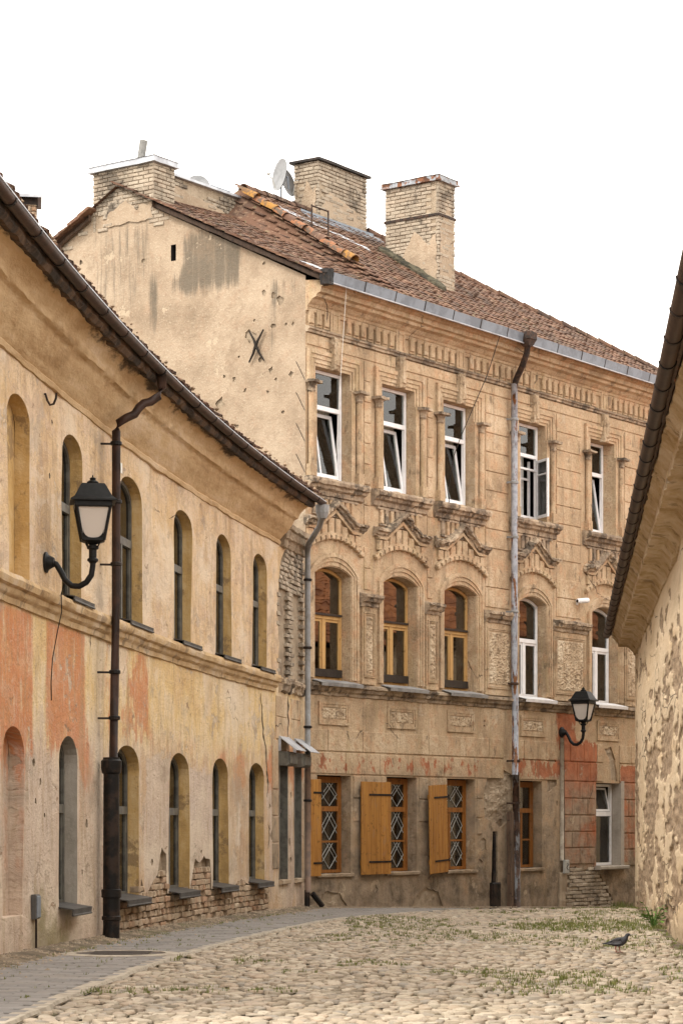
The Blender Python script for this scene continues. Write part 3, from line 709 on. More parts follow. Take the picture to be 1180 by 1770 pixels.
# ground storey
G3 = [(2.41, 2.81), (2.82, 3.22)]
blocks(.12, 6.72, G3, 1.15, 31); blocks(7.05, 8.85, G3, .9, 32); blocks(9.1, 10.8, G3, .62, 33); blocks(11.5, 13.6, G3, .9, 34)
for i, (a, b) in enumerate(((1.46, 2.5), (3.64, 4.58))):
    blocks(a, b, [(1.55, 1.97), (1.98, 2.4)], 2, i + 40)
blocks(5.7, 5.92, [(1.3, 1.62), (1.63, 2.0), (2.01, 2.4)], 1, 44)
blocks(9.12, 10.44, [(.66, 1.0), (1.01, 1.34), (1.35, 1.69), (1.70, 2.04), (2.05, 2.40)], .66, 45)
blocks(11.62, 13.4, [(.60, .95), (.96, 1.3), (1.31, 1.66), (1.67, 2.03), (2.04, 2.40)], .6, 46)

# --- main cornice, frieze with dentils, frieze moulding
def fr(x): return lambda a, b: Vector((x, -a, b))
xs = [0] + [.4 * k for k in range(1, 37)] + [XE]
prof = [(0, 10.72), (.05, 10.74), (.07, 10.78), (.10, 10.80), (.16, 10.86), (.24, 10.89), (.26, 10.94), (.33, 10.96), (.34, 11.04), (.40, 11.06), (.43, 11.15), (0, 11.2)]
mb = MB(); mb.sweep(prof, [fr(x) for x in xs]); cbuild(mb, 'cornice', 'pl', HC, erode=(.006, .2, 5, 2))
mb = MB(); mb.sweep([(0, 10.28), (.05, 10.29), (.055, 10.33), (.085, 10.345), (.09, 10.375), (.03, 10.40), (0, 10.41)], [fr(x) for x in xs]); cbuild(mb, 'frieze_moulding', 'worn', HC, erode=(.006, .2, 6, 2))
mb = MB(); mb.sweep([(0, 10.66), (.035, 10.665), (.045, 10.71), (.03, 10.735), (0, 10.74)], [fr(x) for x in xs]); cbuild(mb, 'frieze_band', 'pl', HC, erode=(.004, .2, 6, 2))
KX = [(a + b) / 2 for a, b in W2] + [13.25]
dm = MB(); dm.cbox(-.07, .07, -.06, 0, -.27, 0, .012); dm.cbox(-.07, .10, -.03, 0, -.31, -.271, .006)
dme = dm.mesh('dentil'); dme.materials.append(M['pl'])
pm = MB(); pm.cbox(-.15, .15, -.06, 0, -.36, .06, .01); pm.cbox(-.09, -.07, -.075, -.06, -.3, 0, .004); pm.cbox(.07, .09, -.075, -.06, -.3, 0, .004); pm.cbox(-.07, .07, -.075, -.06, -.02, 0, .004)
pme = pm.mesh('frieze_block'); pme.materials.append(M['pl'])
for k in KX: placed('frieze_block', pme, 'pl', HC, T(k, 0, 10.72))
x = .12
while x < 14.4:
    if all(abs(x - k) > .24 for k in KX): placed('dentil', dme, 'pl', HC, T(x, -.002, 10.72 + rf.uniform(-.008, .004)))
    x += .232

# --- second-storey windows
cap_prof = [(.06, 0), (.075, .03), (.062, .05), (.07, .09), (.10, .14), (.115, .155)]
for i, (a, b) in enumerate(W2 + [NICHE]):
    cx = (a + b) / 2
    mb = MB()
    for k in range(3):
        o0, o1 = .055 + .075 * k, .055 + .075 * (k + 1); p = .02 + .02 * k
        mb.prism([(a - o1, 9.44), (a - o1, Z2b + o1), (b + o1, Z2b + o1), (b + o1, 9.44), (b + o0, 9.44), (b + o0, Z2b + o0), (a - o0, Z2b + o0), (a - o0, 9.44)], -p, -.001 * (k + 1))
    cbuild(mb, 'architrave', 'pl', HC)
    for (u, v) in ((a - .12, a), (b, b + .12)):
        mb = MB(); mb.box(u, v, -.035, -.001, Z2a + .02, 9.43); cbuild(mb, 'jamb_band', 'pl', HC)
    mb = MB(); mb.cbox(cx - .095, cx + .095, -.12, -.002, 9.70, 10.285, .02)
    mb.cbox(cx - .06, cx + .06, -.145, -.118, 9.78, 10.22, .015)
    cbuild(mb, 'keystone', 'ornament', HC, erode=(.014, .05, 14, 4))
    for sx in (a - .2, b + .2):
        mb = MB()
        mb.lathe([(.06, 7.93), (.055, 8.0), (.052, 9.1), (.058, 9.22)], 10, T(sx, -.05, 0)); mb.box(sx - .085, sx + .085, -.12, -.001, Z2a + .005, 7.93)
        col = cbuild(mb, 'colonnette', 'pl', HC, auto=40)
        mb = MB(); mb.lathe([(r * 1.05, z + 9.22) for r, z in cap_prof], 10, T(sx, -.055, 0)); mb.box(sx - .15, sx + .15, -.20, .0, 9.375, 9.425)
        o = mb.build('capital', 'worn', erode=(.012, .05, 11, 3)); o.parent = col
    mb = MB(); mb.sweep([(0, 7.40), (.06, 7.42), (.07, 7.5), (.13, 7.53), (.15, 7.58), (.20, 7.60), (.215, 7.66), (.20, 7.70), (0, 7.716)], [fr(a - .36 + (b - a + .72) * k / 10) for k in range(11)])
    cbuild(mb, 'sill', 'worn', HC, erode=(.014, .08, 8, 3))
    # small slots under the sill: row of stubby teeth
    n = 7; w_ = (b - a + .1) / n
    for k in range(n + 1):
        xx = a - .05 + w_ * k
        mb = MB(); mb.cbox(xx - w_ * .31, xx + w_ * .31, -.045, -.001, 7.10, 7.40, .012)
        cbuild(mb, 'sill_tooth', 'worn' if rf.random() < .5 else 'pl', HC, erode=(.006, .1, 12, 1))
    for p_ in ((a - .2, b + .2, -.05, -.001, 7.36, 7.399), (a - .12, b + .12, -.04, -.001, 7.06, 7.098)):
        mb = MB(); mb.box(*p_); cbuild(mb, 'sill_band', 'worn', HC, erode=(.008, .08, 9, 3))

# --- first-storey windows: arches, dentilled hoods, slotted tympana, broken pediments
for i, (a, b) in enumerate(W1 + [(12.75, 13.75)]):
    cx = (a + b) / 2
    if i < 5:
        mb = MB()
        for k in range(3):
            o0, o1 = .015 + .06 * k, .015 + .06 * (k + 1); p = .02 + .018 * k
            inn = seg(a - o0, b + o0, Z1s, Z1c + o0 * 1.3, 12); out = seg(a - o1, b + o1, Z1s, Z1c + o1 * 1.3, 12)
            for j in range(12): mb.prism([inn[j], out[j], out[j + 1], inn[j + 1]], -p, -.001)
            for (u, v) in ((a - o1, a - o0), (b + o0, b + o1)): mb.box(u, v, -p, -.001, Z1a + .05, Z1s)
        cbuild(mb, 'architrave', 'pl', HC)
    # hood dentils along a shallow arc
    pts = seg(a - .34, b + .34, 6.42, 6.70, 12)
    for j in range(12):
        (x1_, z1_), (x2_, z2_) = pts[j], pts[j + 1]; an = math.atan2(z1_ - z2_, x1_ - x2_); L_ = math.hypot(x1_ - x2_, z1_ - z2_)
        mb = MB(); mb.cbox(-L_ * .36, L_ * .36, -.085, 0, -.045, .035, .012)
        placed('hood_dentil', mb.mesh('hood_dentil'), 'pl', HC, T((x1_ + x2_) / 2, -.001, (z1_ + z2_) / 2) @ RYm(-an))
    mb = MB()
    o1 = [(x_, z_ + .035) for x_, z_ in pts]; o2 = [(x_, z_ + .075) for x_, z_ in pts]
    for j in range(12): mb.prism([o1[j], o2[j], o2[j + 1], o1[j + 1]], -.07, -.002)
    cbuild(mb, 'hood_band', 'pl', HC)
    # tympanum bars with dark slots between them
    nb = 8; w_ = (b - a + .56) / nb
    for k in range(nb):
        x0_ = a - .28 + w_ * k; xm = x0_ + w_ / 2
        zb_ = 6.74 - .22 * ((xm - cx) / (b - a)) ** 2 * 1.2; zt = max(6.79, 7.10 - abs(xm - cx) * .60)
        mb = MB(); mb.cbox(x0_ + w_ * .11, x0_ + w_ * .89, -.055, -.001, zb_ - .03, zt, .012); cbuild(mb, 'tympanum_bar', 'pl', HC)
    mb = MB(); mb.prism([(a - .26, 6.80), (a + .02, 6.80), (cx, 7.13), (b - .02, 6.80), (b + .26, 6.80), (b + .26, 6.84), (b - .04, 6.86), (cx, 7.2), (a + .04, 6.86), (a - .26, 6.84)], -.075, -.001); cbuild(mb, 'tympanum_rail', 'pl', HC)
    # pediment moulding with shoulders
    path = [(a - .34, 6.84), (a - .02, 6.84), (a + .04, 6.86), (cx, 7.20), (b - .04, 6.86), (b + .02, 6.84), (b + .34, 6.84)]
    pr = [(.0, .0), (.06, .005), (.07, .035), (.11, .045), (.12, .085), (.17, .095), (.175, .14), (.0, .19)]
    frames = []
    for j, (x_, z_) in enumerate(path):
        def f(p, q, x_=x_, z_=z_, j=j):
            return Vector((x_, -p, z_ + q))
        frames.append(f)
    mb = MB(); mb.sweep(pr, frames)
    cbuild(mb, 'pediment', 'worn', HC, erode=(.03, .06, 7, 5))
# --- pilaster panels between the first-storey windows
for i, (a, b) in enumerate(((-.02, .1), (1.70, 2.15), (3.84, 4.28), (5.98, 7.0), (8.66, 9.98), (11.7, 12.5))):
    if b - a < .2: continue
    wd = b - a; cx = (a + b) / 2; cw = wd / 2 + .05
    mb = MB(); mb.box(a, b, -.045, -.001, 4.08, 5.56); cbuild(mb, 'pilaster', 'pl', HC)
    mb = MB(); mb.sweep([(0, 5.50), (.07, 5.52), (.08, 5.58), (.13, 5.60), (.16, 5.66), (.19, 5.68), (.19, 5.73), (0, 5.76)], [fr(cx - cw + 2 * cw * k / 6) for k in range(7)])
    cbuild(mb, 'pilaster_cap', 'worn', HC, erode=(.016, .07, 9, 3))
    ia, ib = a + .1, b - .1; z0_, z1_ = 4.26, 5.36
    mb = MB()
    for k in range(2):
        e = .03 * k; mb.prism([(ia - e - .02, z0_ - e - .02), (ib + e + .02, z0_ - e - .02), (ib + e + .02, z0_ - e), (ia - e - .02, z0_ - e)], -.06 - .008 * k, -.046)
        mb.prism([(ia - e - .02, z1_ + e), (ib + e + .02, z1_ + e), (ib + e + .02, z1_ + e + .02), (ia - e - .02, z1_ + e + .02)], -.06 - .008 * k, -.046)
        mb.prism([(ia - e - .02, z0_ - e), (ia - e, z0_ - e), (ia - e, z1_ + e), (ia - e - .02, z1_ + e)], -.06 - .008 * k, -.046)
        mb.prism([(ib + e, z0_ - e), (ib + e + .02, z0_ - e), (ib + e + .02, z1_ + e), (ib + e, z1_ + e)], -.06 - .008 * k, -.046)
    cbuild(mb, 'panel_frame', 'pl', HC)
    # coarse pebbly relief
    nx, nz = max(6, int((ib - ia) / .022)), int((z1_ - z0_ - .06) / .022)
    g = MB(); vs = []; fs = []
    for r in range(nz + 1):
        for c in range(nx + 1):
            u = ia + .03 + (ib - ia - .06) * c / nx; v = z0_ + .03 + (z1_ - z0_ - .06) * r / nz
            h = noise.noise(Vector((u * 26, i * 7.3, v * 26))) + .6 * noise.noise(Vector((u * 55, i, v * 55)))
            ed = 0 if (r in (0, nz) or c in (0, nx)) else 1
            vs.append((u, -.046 - ed * max(0, .012 + h * .03), v))
    for r in range(nz):
        for c in range(nx): q = r * (nx + 1) + c; fs.append((q, q + 1, q + nx + 2, q + nx + 1))
    g.add(vs, fs); cbuild(g, 'roughcast_panel', 'ornament', HC)
# --- string course and metal sills
mb = MB(); mb.sweep([(0, 3.82), (.03, 3.83), (.04, 3.88), (.09, 3.91), (.11, 3.96), (.15, 3.98), (.15, 4.03), (0, 4.06)], [fr(.04 + 14.8 * k / 40) for k in range(41)])
cbuild(mb, 'string_course', 'worn', HC, erode=(.014, .13, 7, 3))
for i, (a, b) in enumerate(W1):
    mb = MB(); mm = T((a + b) / 2, -.02, 4.085) @ RXm(R(14)); hw = (b - a) / 2 + .08
    mb.box(-hw, hw, -.22, .1, 0, .012, mm); mb.box(-hw, hw, -.222, -.212, -.05, -.001, mm)
    cbuild(mb, 'metal_sill', 'zinc_l' if i < 3 else 'white', HC)
# --- framed relief panels under the string course
for i, (a, b) in enumerate(((.38, 1.33), (2.57, 3.54), (4.63, 5.60), (7.37, 8.36), (10.52, 11.5))):
    z0_, z1_ = 3.30, 3.72
    mb = MB()
    for k, p in ((0, .03), (1, .018)):
        e = .05 * k
        o = [(a + e, z0_ + e), (b - e, z0_ + e), (b - e, z1_ - e), (a + e, z1_ - e)]; n_ = [(a + e + .05, z0_ + e + .05), (b - e - .05, z0_ + e + .05), (b - e - .05, z1_ - e - .05), (a + e + .05, z1_ - e - .05)]
        for j in range(4): mb.prism([o[j], o[(j + 1) % 4], n_[(j + 1) % 4], n_[j]], -p, -.001)
    cbuild(mb, 'panel_frame', 'pl', HC)
    ia, ib, za, zb = a + .11, b - .11, z0_ + .11, z1_ - .11
    nx, nz = 44, 12; g = MB(); vs = []; fs = []
    for r in range(nz + 1):
        for c in range(nx + 1):
            u, v = ia + (ib - ia) * c / nx, za + (zb - za) * r / nz
            h = noise.noise(Vector((u * 24, i * 3.3, v * 24))) + .5 * noise.noise(Vector((u * 50, i, v * 50)))
            vs.append((u, -.001 - (0 if (r in (0, nz) or c in (0, nx)) else max(0, .01 + h * .03)), v))
    for r in range(nz):
        for c in range(nx): q = r * (nx + 1) + c; fs.append((q, q + 1, q + nx + 2, q + nx + 1))
    g.add(vs, fs); cbuild(g, 'relief_ornament', 'ornament', HC)
# --- exposed brick and rubble at the foot
rb = random.Random(3)
z = -.42; r = 0
def inpoly(p, poly):
    c = False; n = len(poly)
    for i in range(n):
        (x1, y1), (x2, y2) = poly[i], poly[i - 1]
        if (y1 > p[1]) != (y2 > p[1]) and p[0] < (x2 - x1) * (p[1] - y1) / (y2 - y1) + x1: c = not c
    return c
while z < .62:
    x = 9.25 - (.128 if r % 2 else 0)
    while x < 11.5:
        if inpoly((x, z), BR): placed('brick', rb.choice(sooty_meshes), 'brick_pale', HC, T(x, .055 + rb.uniform(-.012, .02), z) @ RYm(rb.uniform(-.02, .02)))
        x += .256
    z += .081; r += 1
def rubble(x0, x1, z0, z1, y, amp, mat='ornament', parent=None, name='rubble_patch', sc=9, step=.03):
    nx, nz = int((x1 - x0) / step), int((z1 - z0) / step); g = MB(); vs = []; fs = []
    for r in range(nz + 1):
        for c in range(nx + 1):
            u, v = x0 + (x1 - x0) * c / nx, z0 + (z1 - z0) * r / nz
            h = noise.noise(Vector((u * sc, 1.7, v * sc))) + .5 * noise.noise(Vector((u * sc * 2.6, 5, v * sc * 2.6))) + .3 * noise.noise(Vector((u * sc * 6, 5, v * sc * 6)))
            vs.append((u, y - h * amp, v))
    for r in range(nz):
        for c in range(nx): q = r * (nx + 1) + c; fs.append((q, q + 1, q + nx + 2, q + nx + 1))
    g.add(vs, fs); return cbuild(g, name, mat, parent or HC)
rubble(5.9, 7.2, 1.4, 2.65, .04, .055, 'mortar', sc=7)
rubble(8.4, 8.9, 2.1, 2.95, .03, .02, 'mortar'); rubble(10.8, 11.5, 2.4, 3.2, .04, .025, 'mortar')
rubble(3.3, 4.6, -.15, .3, .04, .025, 'mortar'); rubble(.3, 1.35, -.05, .32, .04, .025, 'mortar')

# --- windows of the centre house
def white_window(a, b, z0, z1, y, style, rr, top=None, fm='white'):
    mb, fw, d = window(HC, a, b, z0, z1, y, fm, style, rr, top)
    zt = z0 + (z1 - z0) * .66
    if style == 'tilt':
        mb.box(a + fw, b - fw, y, y + d, zt - .04, zt + .04)
        for k in range(3): mb.box(b - fw + .012, b - fw + .03, y - .012, y - .001, z0 + .35 + .3 * k, z0 + .39 + .3 * k)
        wn = cbuild(mb, 'window', fm, HC)
        pane(wn, a + fw, b - fw, zt + .04, z1 - fw, y + .03, mat='glass_m')
        # sash tilted into the room, hinged at its foot
        mm = T(0, y + .012, z0 + fw) @ RXm(R(-8.5)); sa, sb, h = a + fw + .005, b - fw - .005, zt - .04 - z0 - fw - .01
        s = MB(); f2 = .06
        s.box(sa, sa + f2, 0, .05, 0, h, mm); s.box(sb - f2, sb, 0, .05, 0, h, mm); s.box(sa + f2, sb - f2, 0, .05, 0, f2, mm); s.box(sa + f2, sb - f2, 0, .05, h - f2, h, mm)
        sm = (sa + sb) / 2 - .08; s.box(sm - .018, sm + .018, 0, .05, f2, h - f2, mm)
        so = s.build('sash', fm); so.parent = wn
        pane(wn, sa + f2, sm - .018, f2, h - f2, .02, mm, mat='glass_m'); pane(wn, sm + .018, sb - f2, f2, h - f2, .02, mm, mat='glass_m')
    return wn
rw = random.Random(4)
for i in (0, 1, 2, 4):
    a, b = W2[i]; y = .27 if i == 4 else .185
    wn = white_window(a + .01, b - .01, Z2a + .03, Z2b - .01, y, 'tilt', rw)
    for (ca, cb) in ((b - .62, b - .06),):
        c = MB(); n = 26
        vs = [(ca + (cb - ca) * k / n, y + .26 + .025 * math.sin(k * 1.35), z) for z in (Z2a + .1, Z2b - .1) for k in range(n + 1)]
        c.add(vs, [(k, k + 1, n + 2 + k, n + 1 + k) for k in range(n)]); o = c.build('curtain', 'blind', smooth=True); o.parent = wn
# fourth window: white double casement, one leaf standing open outwards
a, b = W2[3]; y = .185
mb, fw, d = window(HC, a + .01, b - .01, Z2a + .03, Z2b - .01, y, 'white', '', rw)
zt = Z2a + 1.36; mb.box(a + .06, b - .06, y, y + d, zt - .04, zt + .03); mb.box(a + .06, b - .06, y - .01, y + d, zt - .3, zt - .26)
mb.box(a + .06, b - .06, y, y + .03, Z2a + .08, Z2a + .12)
wn = cbuild(mb, 'window', 'white', HC)
pane(wn, a + .06, b - .06, zt + .03, Z2b - .06, y + .03, mat='glass_m')
mm = T(b - .05, y - .01, Z2a + .09) @ RZ(R(-118)); s = MB(); L_ = .5; h = zt - .06 - Z2a - .1
mm = T(b - .05, y - .01, Z2a + .09) @ RZ(R(-122))
s.box(0, .05, -.02, .02, 0, h, mm); s.box(L_ - .05, L_, -.02, .02, 0, h, mm); s.box(.05, L_ - .05, -.02, .02, 0, .06, mm); s.box(.05, L_ - .05, -.02, .02, h - .05, h, mm); s.box(.05, L_ - .05, -.015, .015, h - .32, h - .29, mm)
o = s.build('open_casement', 'white'); o.parent = wn; o['label'] = 'casement leaf standing open outwards'
pane(wn, .05, L_ - .05, .06, h - .05, -.004, mm)
mm = T(b - .45, y + .16, Z2a + .09); s = MB()
s.box(0, .05, 0, .04, 0, h, mm); s.box(.36, .41, 0, .04, 0, h, mm); s.box(.05, .36, 0, .04, 0, .06, mm); s.box(.05, .36, 0, .04, h - .4, h - .36, mm)
o = s.build('inner_sash', 'white'); o.parent = wn
c = MB(); n = 20; ca, cb = b - .42, b - .07
c.add([(ca + (cb - ca) * k / n, y + .32 + .02 * math.sin(k * 1.5), z) for z in (Z2a + .1, Z2b - .1) for k in range(n + 1)], [(k, k + 1, n + 2 + k, n + 1 + k) for k in range(n)])
o = c.build('curtain', 'curtain', smooth=True); o.parent = wn
# first storey: three pine, two white
for i, (a, b) in enumerate(W1):
    y = .2; fm_ = 'wood_y' if i < 3 else 'white'; z0, zs, zc = Z1a + .04, Z1s - .02, Z1c - .015
    tp = seg(a + .01, b - .01, zs, zc, 10)
    mb, fw, d = window(HC, a + .01, b - .01, z0, zs, y, fm_, '', rw, top=tp)
    zt = 5.28
    mb.box(a + .06, b - .06, y - .015, y + d, zt - .05, zt + .03); mx_ = (a + b) / 2 - .02
    mb.box(mx_ - .045, mx_ + .045, y - .006, y + d - .01, z0 + fw, zt - .05)
    for (u, v) in ((a + .066, mx_ - .05), (mx_ + .05, b - .066)):
        mb.box(u, u + .035, y + .008, y + .05, z0 + fw, zt - .05); mb.box(v - .035, v, y + .008, y + .05, z0 + fw, zt - .05); mb.box(u + .035, v - .035, y + .008, y + .05, zt - .1, zt - .05)
    wn = cbuild(mb, 'window', fm_, HC)
    if i < 3:
        for p_, q_ in ((z0 + .06, z0 + .2), (zt + .01, zt + .05)):
            mb = MB(); mb.box(a + .05, b - .06, y - .05, y - .016, p_, q_); o = mb.build('weather_bar', 'dkbar'); o.parent = wn
    gl_ = 'glass_o' if i < 3 else 'glass'
    pane(wn, a + .1, mx_ - .085, z0 + fw, zt - .1, y + .03, mat=gl_); pane(wn, mx_ + .085, b - .1, z0 + fw, zt - .1, y + .03, mat=gl_)
    inn = [(max(a + .065, min(b - .065, px)), pz - .055) for px, pz in tp]
    pane(wn, 0, 0, 0, 0, y + .03, poly=[(a + .065, zt + .03), (b - .065, zt + .03)] + inn, mat=gl_)
    c = MB(); n = 24
    for (ca, cb, z1_) in ((b - .3, b - .07, zc - .15),) if i < 3 else ((a + .1, b - .1, z0 + .5), (b - .22, b - .07, zc - .15)):
        base = len(c.v); c.add([(ca + (cb - ca) * k / n, y + .28 + .02 * math.sin(k * 1.7), z) for z in (z0 + .05, z1_) for k in range(n + 1)], [(k, k + 1, n + 2 + k, n + 1 + k) for k in range(n)])
    o = c.build('curtain', 'blind' if i < 3 else 'curtain', smooth=True); o.parent = wn
# ground storey: brown wood with white diamond grilles; the last is white plastic
for i, (a, b) in enumerate(W0):
    y = .2; z0, z1 = Z0a + .02, Z0b - .02
    if i < 4:
        mb, fw, d = window(HC, a + .02, b - .02, z0, z1, y, 'wood_g', '', rw)
        fw2 = .1; mb.box(a + .02 + fw, a + .02 + fw2, y + .01, y + .05, z0 + fw, z1 - fw); mb.box(b - .02 - fw2, b - .02 - fw, y + .01, y + .05, z0 + fw, z1 - fw)
        zt = z0 + 1.16
        mb.box(a + .12, b - .12, y - .02, y + d, zt - .04, zt + .05); mxx = a + .40
        mb.box(mxx - .04, mxx + .03, y + .002, y + .05, z0 + fw, zt - .04); mb.box(a + .12, mxx - .04, y + .004, y + .05, zt - .1, zt - .05); mb.box(mxx + .03, b - .12, y + .004, y + .05, z0 + .55, z0 + .585)
        mb.box(a + .12, b - .12, y + .004, y + .05, z1 - .11, z1 - fw)
        wn = cbuild(mb, 'window', 'wood_g', HC)
        for (u, v, p, q) in ((a + .12, mxx - .04, z0 + fw, zt - .1), (mxx + .03, b - .12, z0 + fw, z0 + .55), (mxx + .03, b - .12, z0 + .585, zt - .04), (a + .12, b - .12, zt + .05, z1 - .11)):
            pane(wn, u, v, p, q, y + .035)
        gmb = MB()
        for (u, v, p, q) in ((mxx + .05, b - .14, z0 + .07, z0 + .54), (mxx + .05, b - .14, z0 + .6, zt - .05), (mxx + .05, b - .14, zt + .06, z1 - .12), (a + .14, mxx - .05, zt + .06, z1 - .12)):
            um, pm_ = (u + v) / 2, (p + q) / 2
            for (s1, s2) in (((um, q), (u, pm_)), ((um, q), (v, pm_)), ((u, pm_), (um, p)), ((v, pm_), (um, p)), ((um - .1, q), (v, p + .12)), ((um + .1, q), (u, p + .12))):
                gmb.tube([(s1[0], y + .018, s1[1]), (s2[0], y + .018, s2[1])], .0065, 4)
        if i < 3: o = gmb.build('diamond_grille', 'pvc'); o.parent = wn
        c = MB(); n = 34
        for (ca, cb) in ((a + .1, a + .36), (b - .56, b - .40), (b - .27, b - .1)):
            c.add([(ca + (cb - ca) * k / n, y + .09 + .015 * math.sin(k * 1.1), z) for z in (z0 + .05, z1 - .08) for k in range(n + 1)], [(k, k + 1, n + 2 + k, n + 1 + k) for k in range(n)])
        o = c.build('curtain', 'curtain', smooth=True); o.parent = wn
    else:
        mb, fw, d = window(HC, a + .02, b - .02, z0, z1, y, 'white', '', rw); zt = z0 + 1.1
        mb.box(a + .06, b - .06, y - .01, y + d, zt - .04, zt + .06); wn = cbuild(mb, 'window', 'white', HC)
        pane(wn, a + .075, b - .075, z0 + fw, zt - .04, y + .03)
        mm = T(0, y + .01, zt + .07) @ RXm(R(-12)); s = MB(); h = z1 - fw - zt - .08; s.box(b - .12, b - .08, 0, .04, 0, h, mm); s.box(a + .08, a + .12, 0, .04, 0, h, mm); s.box(a + .12, b - .12, 0, .04, 0, .04, mm); s.box(a + .12, b - .12, 0, .04, h - .04, h, mm)
        o = s.build('sash', 'white'); o.parent = wn; pane(wn, a + .12, b - .12, .04, h - .04, .015, mm)
        c = MB(); c.box(a + .08, a + .72, y + .1, y + .11, z0 + .05, zt); o = c.build('curtain', 'curtain'); o.parent = wn
        mb = MB(); mb.box(b + .001, b + .13, -.03, -.002, Z0a - .02, Z0b + .05); mb.box(b - .012, b + .001, -.03, y, Z0a, Z0b); cbuild(mb, 'render_patch', 'reveal_g', HC)
        mb = MB(); mb.cbox(a - .06, b + .16, -.16, .18, Z0a - .07, Z0a + .015, .02); cbuild(mb, 'sill', 'reveal_g', HC)
    if i < 4:
        mb = MB(); mb.cbox(a - .04, b + .05, -.05, .19, Z0a - .06, Z0a + .012, .015); cbuild(mb, 'sill', 'pl', HC, erode=(.008, .1, 8, 3))
# --- shutters of vertical planks
def shutter(m, wd, h, n):
    s = MB(); s.box(.02, wd - .02, .022, .045, .18, .27); s.box(.02, wd - .02, .022, .045, h - .27, h - .18)
    so = s.build('shutter', 'plank'); so.parent = HC; so.matrix_basis = m
    pw = wd / n
    for k in range(n):
        p = MB(); p.cbox(k * pw + .003, (k + 1) * pw - .003, rf.uniform(-.004, .002), .02, rf.uniform(0, .006), h - rf.uniform(0, .006), .004)
        o = p.build('plank', 'plank'); o.parent = so
    for z_ in (.22, h - .26):
        p = MB(); p.box(wd * .25, wd + .03, -.012, -.005, z_, z_ + .035); p.tube([(wd + .03, -.008, z_ - .02), (wd + .03, -.008, z_ + .055)], .012, 6); o = p.build('hinge', 'tar'); o.parent = so
shutter(T(1.60, -.10, .57) @ RZ(R(-1.5)), .93, 1.72, 6)
shutter(T(3.80, -.17, .545) @ RZ(R(8)) @ RYm(R(-2.4)), .82, 1.70, 6)
shutter(T(.03, -.09, .57) @ RZ(R(-4)), .30, 1.74, 2)

# --- roof of the centre house
def kx(x): t = min(max((x - 2.75) / .4, 0), 1); return .485 + .012 * min(max(x, 0), 2.7) + (.66 - .517) * t * t * (3 - 2 * t)
def rz_(x, y): return 11.22 + kx(x) * (y + .45)
def yr(x):
    if x < 2.75: return 4.35
    if x < 3.1: return 4.35 - .4 * (x - 2.75) / .35
    if x < 7.6: return 3.95
    return max(-.4, 3.95 - (x - 7.6) * 4.4 / 7.4)
mb = MB(); NXR = 60
xs2 = [-.1 + (15.0 + .1) * k / NXR for k in range(NXR + 1)]; NY = 10; vs = []
for x in xs2:
    for j in range(NY + 1): y = -.45 + (yr(x) + .45) * j / NY; vs.append((x, y, rz_(x, y) - .03))
    vs.append((x, 9.1, 11.0 if x < 7.6 else 10.95))
fs = [(k * (NY + 2) + j, k * (NY + 2) + j + 1, (k + 1) * (NY + 2) + j + 1, (k + 1) * (NY + 2) + j) for k in range(NXR) for j in range(NY + 1)]
mb.add(vs, fs); roof = cbuild(mb, 'roof', 'tile', HC)
rt = random.Random(2); mb = MB(); y = -.5; row = 0
CH = [(6.25, 6.95, 1.25, 2.6), (5.45, 7.3, 3.65, 4.4), (.0, .6, 3.45, 5.0), (.55, 3.2, 3.85, 4.4)]
while y < 4.4:
    x = -.12 + (.09 if row % 2 else 0) 
    while x < 15:
        if y < yr(x) - .02 and not any(a < x < b and c < y < d for a, b, c, d in CH):
            k = kx(x); z = rz_(x, y); mb.ct = rt.random() * .98 + .01
            an = math.atan(k) - .10 + rt.uniform(-.02, .02)
            m = T(x + rt.uniform(-.006, .006), y, z + .02 + rt.uniform(-.006, .012)) @ RZ(rt.uniform(-.03, .03)) @ RXm(an)
            lx = .168
            vs = [m @ Vector(p) for p in ((0, 0, 0), (lx, 0, 0), (lx, .26, 0), (0, .26, 0), (0, 0, .02), (lx / 2, -.01, .03), (lx, 0, .02), (lx, .26, .02), (lx / 2, .26, .03), (0, .26, .02))]
            mb.add(vs, [(0, 1, 6, 5, 4), (4, 5, 8, 9), (5, 6, 7, 8), (0, 4, 9, 3), (1, 2, 7, 6)])
        x += .176
    y += .137; row += 1
o = mb.build('roof_tiles', 'tile', kind='stuff'); o.parent = roof
# hip-like cover row of orange ridge tiles running up the slope
def half_tile(r, L, n=7, th=.018):
    mb = MB()
    for rr in (r, r - th):
        pass
    vs = []
    for x, k in ((0, 1.12), (L, .95)):
        for rr in (r, r - th):
            vs += [(rr * k * math.cos(math.pi * i / n), x, rr * k * math.sin(math.pi * i / n)) for i in range(n + 1)]
    m_ = n + 1; fs = []
    for i in range(n): fs += [(i, i + 1, 2 * m_ + i + 1, 2 * m_ + i), (m_ + i, m_ + i + 1, 3 * m_ + i + 1, 3 * m_ + i), (i, i + 1, m_ + i + 1, m_ + i)]
    mb.add(vs, fs); return mb.mesh('ridge_tile', smooth=True)
rt_me = half_tile(.10, .34); rt_me.materials.append(M['tile_o']); rt_l = half_tile(.115, .34); rt_l.materials.append(M['lichen']); rt_d = half_tile(.11, .34); rt_d.materials.append(M['tile'])
k_ = .66
for i in range(11):
    y = 1.12 + i * .235; x = 3.12 + rt.uniform(-.03, .03)
    placed('ridge_tile', rt_l if i in (0, 8, 10) else (rt_d if i in (3, 6) else rt_me), 'tile_o', roof, T(x, y, rz_(3.1, y) + .03) @ RZ(rt.uniform(-.2, .2)) @ RXm(math.atan(k_) - .05 + rt.uniform(-.06, .06)))
